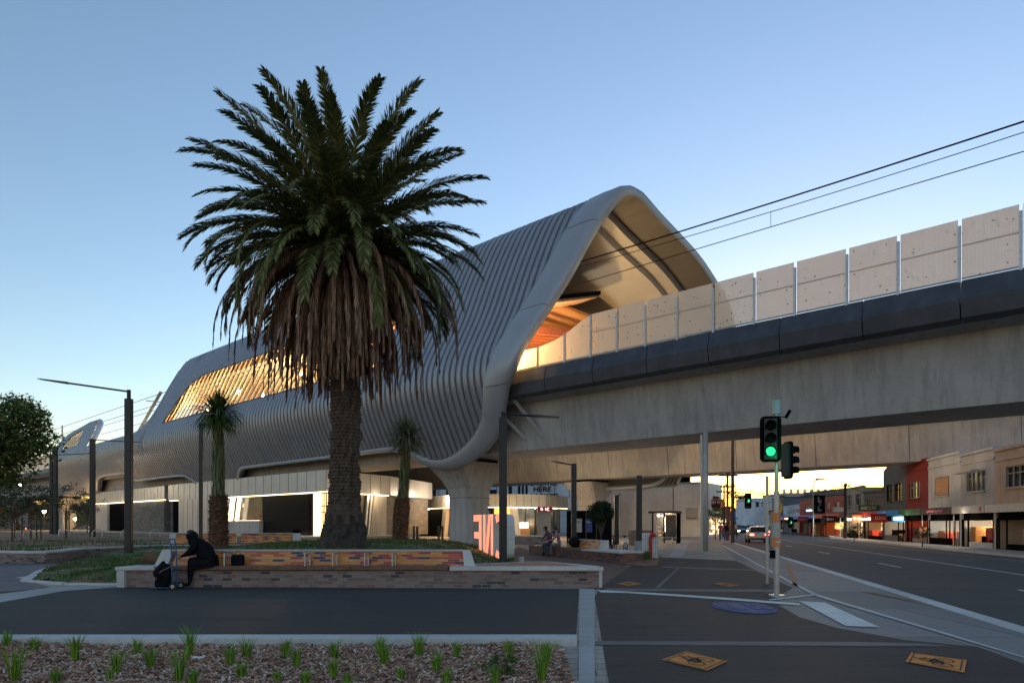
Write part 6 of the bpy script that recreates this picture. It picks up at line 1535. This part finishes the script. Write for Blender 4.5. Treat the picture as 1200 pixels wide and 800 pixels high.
block(884, 905, 170, ZA(583, 170), 'sh_white_wall', 'distant white apartment block at the far end of the street', 3)
block(868, 886, 210, ZA(601, 210), 'sh_brown', 'distant low shops where the street bends', 3)
block(840, 858, 190, ZA(600, 190), 'sh_cream', 'distant low cream shop on the left side of the street', 2)
# left side of the street beyond the corner
sA = thing('hanging_sign', 'dark red shop sign hanging above the pavement past the corner building', 'sign', P(838, 62, 3)); MB().box(P(839, 62, 3.4), (.8, .15, .7)).build('board', 'sh_purple', sA); mb = MB(); marks(mb, P(839, 61.9, 3.4) + V3(-.4, 0, 0), (1, 0, 0), (0, 0, 1), .8, .25, 6, 0, 3); mb.build('lettering', 'white_marking', sA)
sA = thing('hanging_sign', 'orange lit sign above the crowd on the pavement', 'sign', P(840, 80, 3)); MB().box(P(841, 80, 4.0), (1.5, .15, .9)).build('board', 'orange_paint', sA); mb = MB(); marks(mb, P(841, 79.9, 3.85) + V3(-.6, 0, 0), (1, 0, 0), (0, 0, 1), 1.2, .3, 6, 0, 4); mb.build('lettering', 'white_marking', sA)
for pa, pb, Y, z, gm, wm, lb in ((838, 850, 98, 4.6, 'shop_orange', 'sh_cream', 'lit corner shop just past the white building'), (842, 856, 95, 4.0, 'shop_warm', 'sh_redsign', 'red fronted lit shop behind the crowd'), (850, 862, 120, 3.8, 'shop_warm', 'sh_blue', 'far shop with blue fascia behind the timber poles')):
    t, f = block(pa, pb, Y, z, wm, lb, 0, 10, 'shop'); f.part('shop_window', gm, t, .3, f.L - .3, 0, .06, .3, 2.2); f.part('awning', 'concrete_dark', t, 0, f.L, .02, 1.5, 2.4, 2.55)
tree(P(838, 68), 3.4, 1.0, 'small green tree by the corner shop', 61, 900, .09, 'leaf', .06, .72, 14)
tree(P(873, 240), 11, 9, 'distant dark tree closing the end of the street', 62, 900, .6, 'leaf_dark', .3, .6, 14, .6)
tree(P(1081, 47), 1.5, .55, 'small dark bushy pot plant in front of the lit shop', 63, 700, .05, 'leaf_dark', .05, .65, 12, .9, cat='plant')
tree(P(1001, 62), 1.35, .9, 'dark rounded shrub in a tub on the far pavement', 64, 700, .07, 'leaf_dark', .05, .65, 12, .6, cat='plant')
# building at the far left beyond the viaduct
tree(P(112, 135, .3), 7, 5, 'tree in the dusk under the far end of the hull', 65, 900, .3, 'leaf', .2, .6, 16)
tree(P(20, 120, .3), 8, 6, 'broad dark tree beyond the far viaduct at the left edge', 66, 1200, .32, 'leaf_dark', .25, .6, 18)
tree(P(-60, 90, .3), 9, 6, 'dark tree outside the left edge beyond the saplings', 67, 900, .3, 'leaf_dark', .25, .6, 18)
tree(P(75, 150, .3), 6, 5, 'distant tree showing between the far piers', 68, 900, .3, 'leaf', .25, .6, 18)
t, f = block(-60, 150, 175, 6.5, 'sh_brown', 'long low brown building in shadow beyond the left end of the viaduct', 12)

# ------------------------------------------------------------------ poles, wires, signals
def power_pole(px, Y, z, r, label, arms=()):
    b = P(px, Y); t = thing('power_pole', label, 'power pole', b, 'timber power poles'); MB().tube([b, b + V3(0, 0, z)], [r, r * .7], 10).build('pole', 'timber_pole', t)
    for az, w_ in arms:
        MB().box(b + V3(0, -.12, az), (w_, .12, .14)).build('cross_arm', 'timber_pole', t)
        mb = MB()
        for s in (-.45, -.15, .15, .45): mb.cyl((b.x + w_ * s, b.y - .12), .05, az + .07, az + .25, 6)
        mb.build('insulators', 'concrete_pale', t)
    return t
power_pole(858.5, 56, 9.5, .16, 'plain thick timber pole nearest the kerb, in front of the other poles')
power_pole(852.5, 66, ZA(553, 66), .15, 'timber power pole with two cross arms just behind the thick plain pole', ((ZA(557, 66), 1.9), (ZA(570, 66), 1.4)))
power_pole(848.5, 82, ZA(568, 82), .15, 'farther timber power pole with one cross arm', ((ZA(576, 82), 1.9),))
power_pole(837, 110, ZA(583, 110), .16, 'small far timber power pole above the orange sign', ((ZA(586, 110), 2.6),))
power_pole(990.5, 74, ZA(566, 74), .2, 'dark timber power pole between the lit shops and the red orange building', ((ZA(569, 74), .9),))
for k, (a, b_) in enumerate(((P(852, 66, ZA(571, 66)), P(960, 96, ZA(580, 96))), (P(858, 56, ZA(581, 56)), P(905, 130, ZA(588, 130))), (P(858, 56, ZA(577, 56)), P(990, 74, ZA(579, 74))), (P(990, 74, ZA(568, 74)), P(1040, 62, ZA(577, 62))), (P(990, 74, ZA(568, 74)), P(930, 110, ZA(582, 110))))):
    c_ = (a + b_) / 2 - V3(0, 0, .4); wire('street_cable', ['thin street cable between the cross-armed pole and the distant roofs', 'sagging street cable leaving the thick plain pole', 'long street cable crossing the road to the far timber pole', 'cable from the far timber pole to the gabled shop', 'cable running from the far timber pole along the street'][k], [a, a.lerp(c_, .6), c_, b_.lerp(c_, .6), b_], .03, grp='street cables')
sl_ = thing('street_lamp', 'curved grey outreach street lamp above the far shops', 'street lamp', P(953, 78)); b = P(953, 78)
MB().tube([b, b + V3(0, 0, ZA(566, 78) - .3), b + V3(.15, 0, ZA(563, 78)), b + V3(1.0, 0, ZA(560.5, 78))], .07, 8).build('pole', 'galv', sl_); MB().box(P(961, 78, ZA(561, 78)), (1.0, .3, .14)).build('lamp_head', 'steel_grey', sl_, bevel=.03)
MB().tube([P(966, 78, ZA(561, 78)), P(972, 78, ZA(563, 78)), P(982, 78, ZA(576, 78))], .03, 6).build('stay', 'galv', sl_)
def lantern(t, c, yaw, lit, sc_=1.0, aspects=3, back=True):
    """vehicle signal: rounded backboard, aspects with visors; faces -y before the yaw"""
    R = Matrix.Rotation(yaw, 3, 'Z'); c = Vector(c)
    def W_(p): return c + R @ (Vector(p) * sc_)
    h = .36 * aspects / 2 + .12; w_ = .29; mb = MB(); n = 6; r = .13; out = []
    for cx, cz, a0_ in ((w_ - r, h - r, 0), (-w_ + r, h - r, 90), (-w_ + r, -h + r, 180), (w_ - r, -h + r, 270)):
        for k in range(n + 1): a = math.radians(a0_ + 90 * k / n); out.append((cx + r * math.cos(a), cz + r * math.sin(a)))
    mb.hexa([W_((x, .0, z)) for x, z in out][::-1], [W_((x, -.03, z)) for x, z in out][::-1]); o = mb.build('backboard', 'black', t)
    mb = MB(); mb.hexa([W_(p) for p in ((-.17, .16, -h + .08), (.17, .16, -h + .08), (.17, -.1, -h + .08), (-.17, -.1, -h + .08))][::-1], [W_(p) for p in ((-.17, .16, h - .08), (.17, .16, h - .08), (.17, -.1, h - .08), (-.17, -.1, h - .08))][::-1]); mb.build('housing', 'pole_black', t)
    for k in range(aspects):
        z = (aspects - 1) * .18 - k * .36; mb = MB(); ring = 14
        for j in range(ring):
            a0_, a1_ = math.radians(-40 + 260 * j / ring), math.radians(-40 + 260 * (j + 1) / ring); 
            def q_(a, y, rr): return W_((rr * math.cos(a), y, z + rr * math.sin(a)))
            mb.mesh([q_(a0_, -.1, .155), q_(a1_, -.1, .155), q_(a1_, -.36, .15), q_(a0_, -.36, .15), q_(a0_, -.1, .145), q_(a1_, -.1, .145), q_(a1_, -.36, .14), q_(a0_, -.36, .14)], [(0, 1, 2, 3), (7, 6, 5, 4), (3, 2, 6, 7)])
        v_ = mb.build('visor', 'black', t); mb = MB(); mb.hexa([W_((.13 * math.cos(a), -.10, z + .13 * math.sin(a))) for a in [math.tau * i / 18 for i in range(18)]], [W_((.12 * math.cos(a), -.13, z + .12 * math.sin(a))) for a in [math.tau * i / 18 for i in range(18)]])
        mb.build('lens', 'green_lamp' if lit == k else 'black_gloss', v_)
ts = thing('traffic_signal', 'silver traffic signal pole with a green light and orange push-button sign at the crossing', 'traffic light', G(910, 699))
b = G(910, 699); Yb = b.y
mb = MB(); mb.cyl(b[:2], .062, 0, 2.3, 18); mb.cyl(b[:2], .042, 2.3, 4.05, 14); mb.cyl(b[:2], .17, 0, .05, 18); mb.build('pole', 'galv', ts, smooth=False)
MB().cyl(b[:2], .085, 3.98, 4.28, 16).build('pole_cap', 'lantern_cap', ts)
mb = MB(); mb.tube([b + V3(.02, 0, 3.92), b + V3(.18, 0, 3.92), b + V3(.22, 0, 3.96)], .012, 6); mb.tube([b + V3(.2, 0, 3.9), b + V3(.29, -.02, 4.06)], .035, 8); mb.build('detector', 'black', ts)
lantern(ts, b + V3(-.18, -.13, 3.42), -.32, 2, .75)
lantern(ts, b + V3(.27, .06, 2.98), 1.75, 9, .62); 
MB().box(b + V3(-.03, .0, 1.93 - .45), (.2, .1, .72)).build('sign_box', 'steel_grey', ts)
MB().box(b + V3(-.03, -.055, 1.93 - .2), (.19, .012, .2)).build('orange_panel', 'orange_paint', ts); o = MB().box(b + V3(-.03, -.055, 1.2), (.19, .012, .2)).build('orange_panel', 'orange_paint', ts)
MB().box(b + V3(-.03, -.055, 1.47), (.15, .012, .28)).build('grey_panel', 'concrete_pale', ts)
mb = MB(); mb.box(b + V3(-.01, -.065, 1.2), (.09, .006, .022)); mb.hexa([b + V3(.02, -.062, 1.16), b + V3(.07, -.062, 1.2), b + V3(.02, -.062, 1.24)], [b + V3(.02, -.068, 1.16), b + V3(.07, -.068, 1.2), b + V3(.02, -.068, 1.24)])
for k in range(4): marks(mb, b + V3(-.09, -.05, 1.37 + k * .055), (1, 0, 0), (0, 0, 1), .11, .03, 6, 0, 40 + k)
mb.build('lettering', 'white_marking', o)
MB().box(b + V3(-.10, -.03, .93), (.09, .1, .18)).build('push_button', 'black', ts, bevel=.015)
tag(MB().cyl(G(899, 684)[:2], .04, 0, 2.85, 10).build('sign_post', 'galv', origin=G(899, 684)), 'thin grey post just left of the traffic signal pole', 'pole')
lamp(b + V3(-.1, -.6, 3.05), 1.2, (.02, 1, .35), .08)
t2 = thing('traffic_signal', 'mast arm traffic signal with a green light hanging over the far road', 'traffic light', P(866, 78)); b = P(862, 70)
mb = MB(); mb.tube([P(859, 72, 0), P(859, 72, ZA(588, 72)), P(872, 72, ZA(586, 72))], .08, 8); mb.build('mast_arm', 'galv', t2); lantern(t2, P(876.5, 72, ZA(586.5, 72)), 0, 1, 1.25)
t3 = thing('traffic_signal', 'small far traffic signal with a green light beside the orange sign', 'traffic light', P(926, 60)); b = P(925, 62)
MB().tube([RD(17.9, q_of(926, 17.9), 0), RD(17.9, q_of(926, 17.9), 2.1)], .08, 8).build('pole', 'galv', t3); lantern(t3, RD(17.85, q_of(926, 17.85) - .3, 1.75), 0, 1, 1.3)
t4 = thing('traffic_signal', 'dark unlit traffic signal seen in front of the yellow-lit shop', 'traffic light', P(964, 60)); MB().tube([RD(17.7, q_of(965, 17.7), 0), RD(17.7, q_of(965, 17.7), 2.2)], .07, 8).build('pole', 'pole_black', t4); lantern(t4, RD(17.7, q_of(965, 17.7) - .2, 2.0), 2.0, 9, .9)

# ------------------------------------------------------------------ cars
def car(loc, rz, m, label, head=True):
    t = thing('car', label, 'car', (0, 0, 0), 'cars on the road')
    secs = [(-2.15, .45, .80, .62), (-2.05, .32, .95, .80), (-1.5, .28, 1.0, .88), (-.6, .25, .98, .88), (.9, .25, .96, .88), (1.6, .28, .90, .86), (2.1, .34, .78, .78), (2.2, .45, .66, .60)]
    mb = MB(); k = 8
    for x, z0_, z1_, w_ in secs:
        for y, z in ((-w_, z0_ + .1), (-w_ * .9, z0_), (w_ * .9, z0_), (w_, z0_ + .1), (w_, z1_ - .18), (w_ * .92, z1_), (-w_ * .92, z1_), (-w_, z1_ - .18)): mb.v.append(V3(x, y, z))
    n = len(secs)
    for i in range(n - 1):
        for j in range(k): mb.f.append([i * k + j, i * k + (j + 1) % k, (i + 1) * k + (j + 1) % k, (i + 1) * k + j][::-1]); mb.m.append(0)
    mb.f += [list(range(k)), [(n - 1) * k + j for j in range(k)][::-1]]; mb.m += [0, 0]; mb.build('body', m, t, bevel=.03)
    mb = MB(); c4 = [(-1.75, .95, .78), (-1.15, 1.42, .60), (.15, 1.45, .60), (1.05, .93, .76)]
    for x, z, w_ in c4: mb.v += [V3(x, -w_, z), V3(x, w_, z)]
    mb.f += [[0, 1, 3, 2][::-1], [2, 3, 5, 4][::-1], [4, 5, 7, 6][::-1], [0, 2, 4, 6][::-1], [1, 7, 5, 3][::-1]]; mb.m += [1, 0, 1, 1, 1]; mb.build('cabin', [m, 'glass_dark'], t, bevel=.03)
    for x in (-1.35, 1.35):
        for y in (-.8, .8): mb = MB(); mb.tube([V3(x, y - .1, .32), V3(x, y + .1, .32)], .32, 18); o = mb.build('wheel', 'rubber', t); mb = MB(); mb.tube([V3(x, y - .11, .32), V3(x, y + .11, .32)], .19, 12); mb.build('rim', 'galv', o)
    for y in (-.62, .62):
        mb = MB(); mb.box((2.16, y, .62), (.1, .28, .14)); mb.build('headlight', 'head_lamp' if head else 'glass_mid', t); mb = MB(); mb.box((-2.12, y, .74), (.08, .32, .14)); mb.build('tail_light', 'red_lamp', t)
    t.location = loc; t.rotation_euler = (0, 0, rz); return t
rz = math.atan2(RR.y, RR.x)
car(P(887, 62, -.12), rz - .02, 'car_silver', 'silver car driving away with red tail lights lit, nearest in the street')
car(P(893, 84, -.12), rz, 'car_white', 'white car driving away behind the silver car')
car(P(869, 105, -.12), rz + math.pi, 'car_dark', 'oncoming dark car with bright headlights in the distance')
car(P(878, 128, -.12), rz + math.pi, 'car_white', 'farther oncoming pale car with its headlights on')
car(P(905, 100, -.12), rz, 'car_red', 'red car waiting beyond the traffic signal')
car(P(864, 160, -.12), rz + math.pi, 'car_silver', 'most distant oncoming silver car')
car(P(48, 118, 0), .6, 'car_dark', 'parked dark car in the shadows under the far viaduct', True)
car(P(100, 128, 0), 2.9, 'car_dark', 'dark car parked beneath the far end of the hull', False)
for px, Y, z, e in ((52, 112, 3.2, 120), (88, 125, 3, 60)): 
    b = P(px, Y, 3.5 if px == 52 else 2.4); t = thing('street_lamp', 'small warm lit lamp under the far viaduct' if px == 52 else 'faint warm lamp beyond the hoops under the hull end', 'street lamp', P(px, Y)); MB().cyl(b[:2], .06, 0, b.z, 8).build('pole', 'pole_black', t); MB().ball(b, .22, 0, 10, 6).build('lamp', 'warm_lamp', t); lamp(b + V3(0, -.5, 0), e, (1, .6, .25), .3)
for px, Y, z in ((23, 100, ZA(568, 100)), (62, 96, ZA(562, 96))):
    b = P(px, Y, z); tag(MB().ball(b, (.3, .3, .12), 0, 10, 6).build('ceiling_light', 'head_lamp', origin=b), 'bright downlight under the near edge of the far viaduct, the ' + ('left' if px < 40 else 'right') + ' one', 'light', 'viaduct downlights'); lamp(b - V3(0, 0, .5), 40, (1, .75, .45), .2)
for o in list(bpy.data.objects):
    if '_o' in o.keys(): del o['_o']
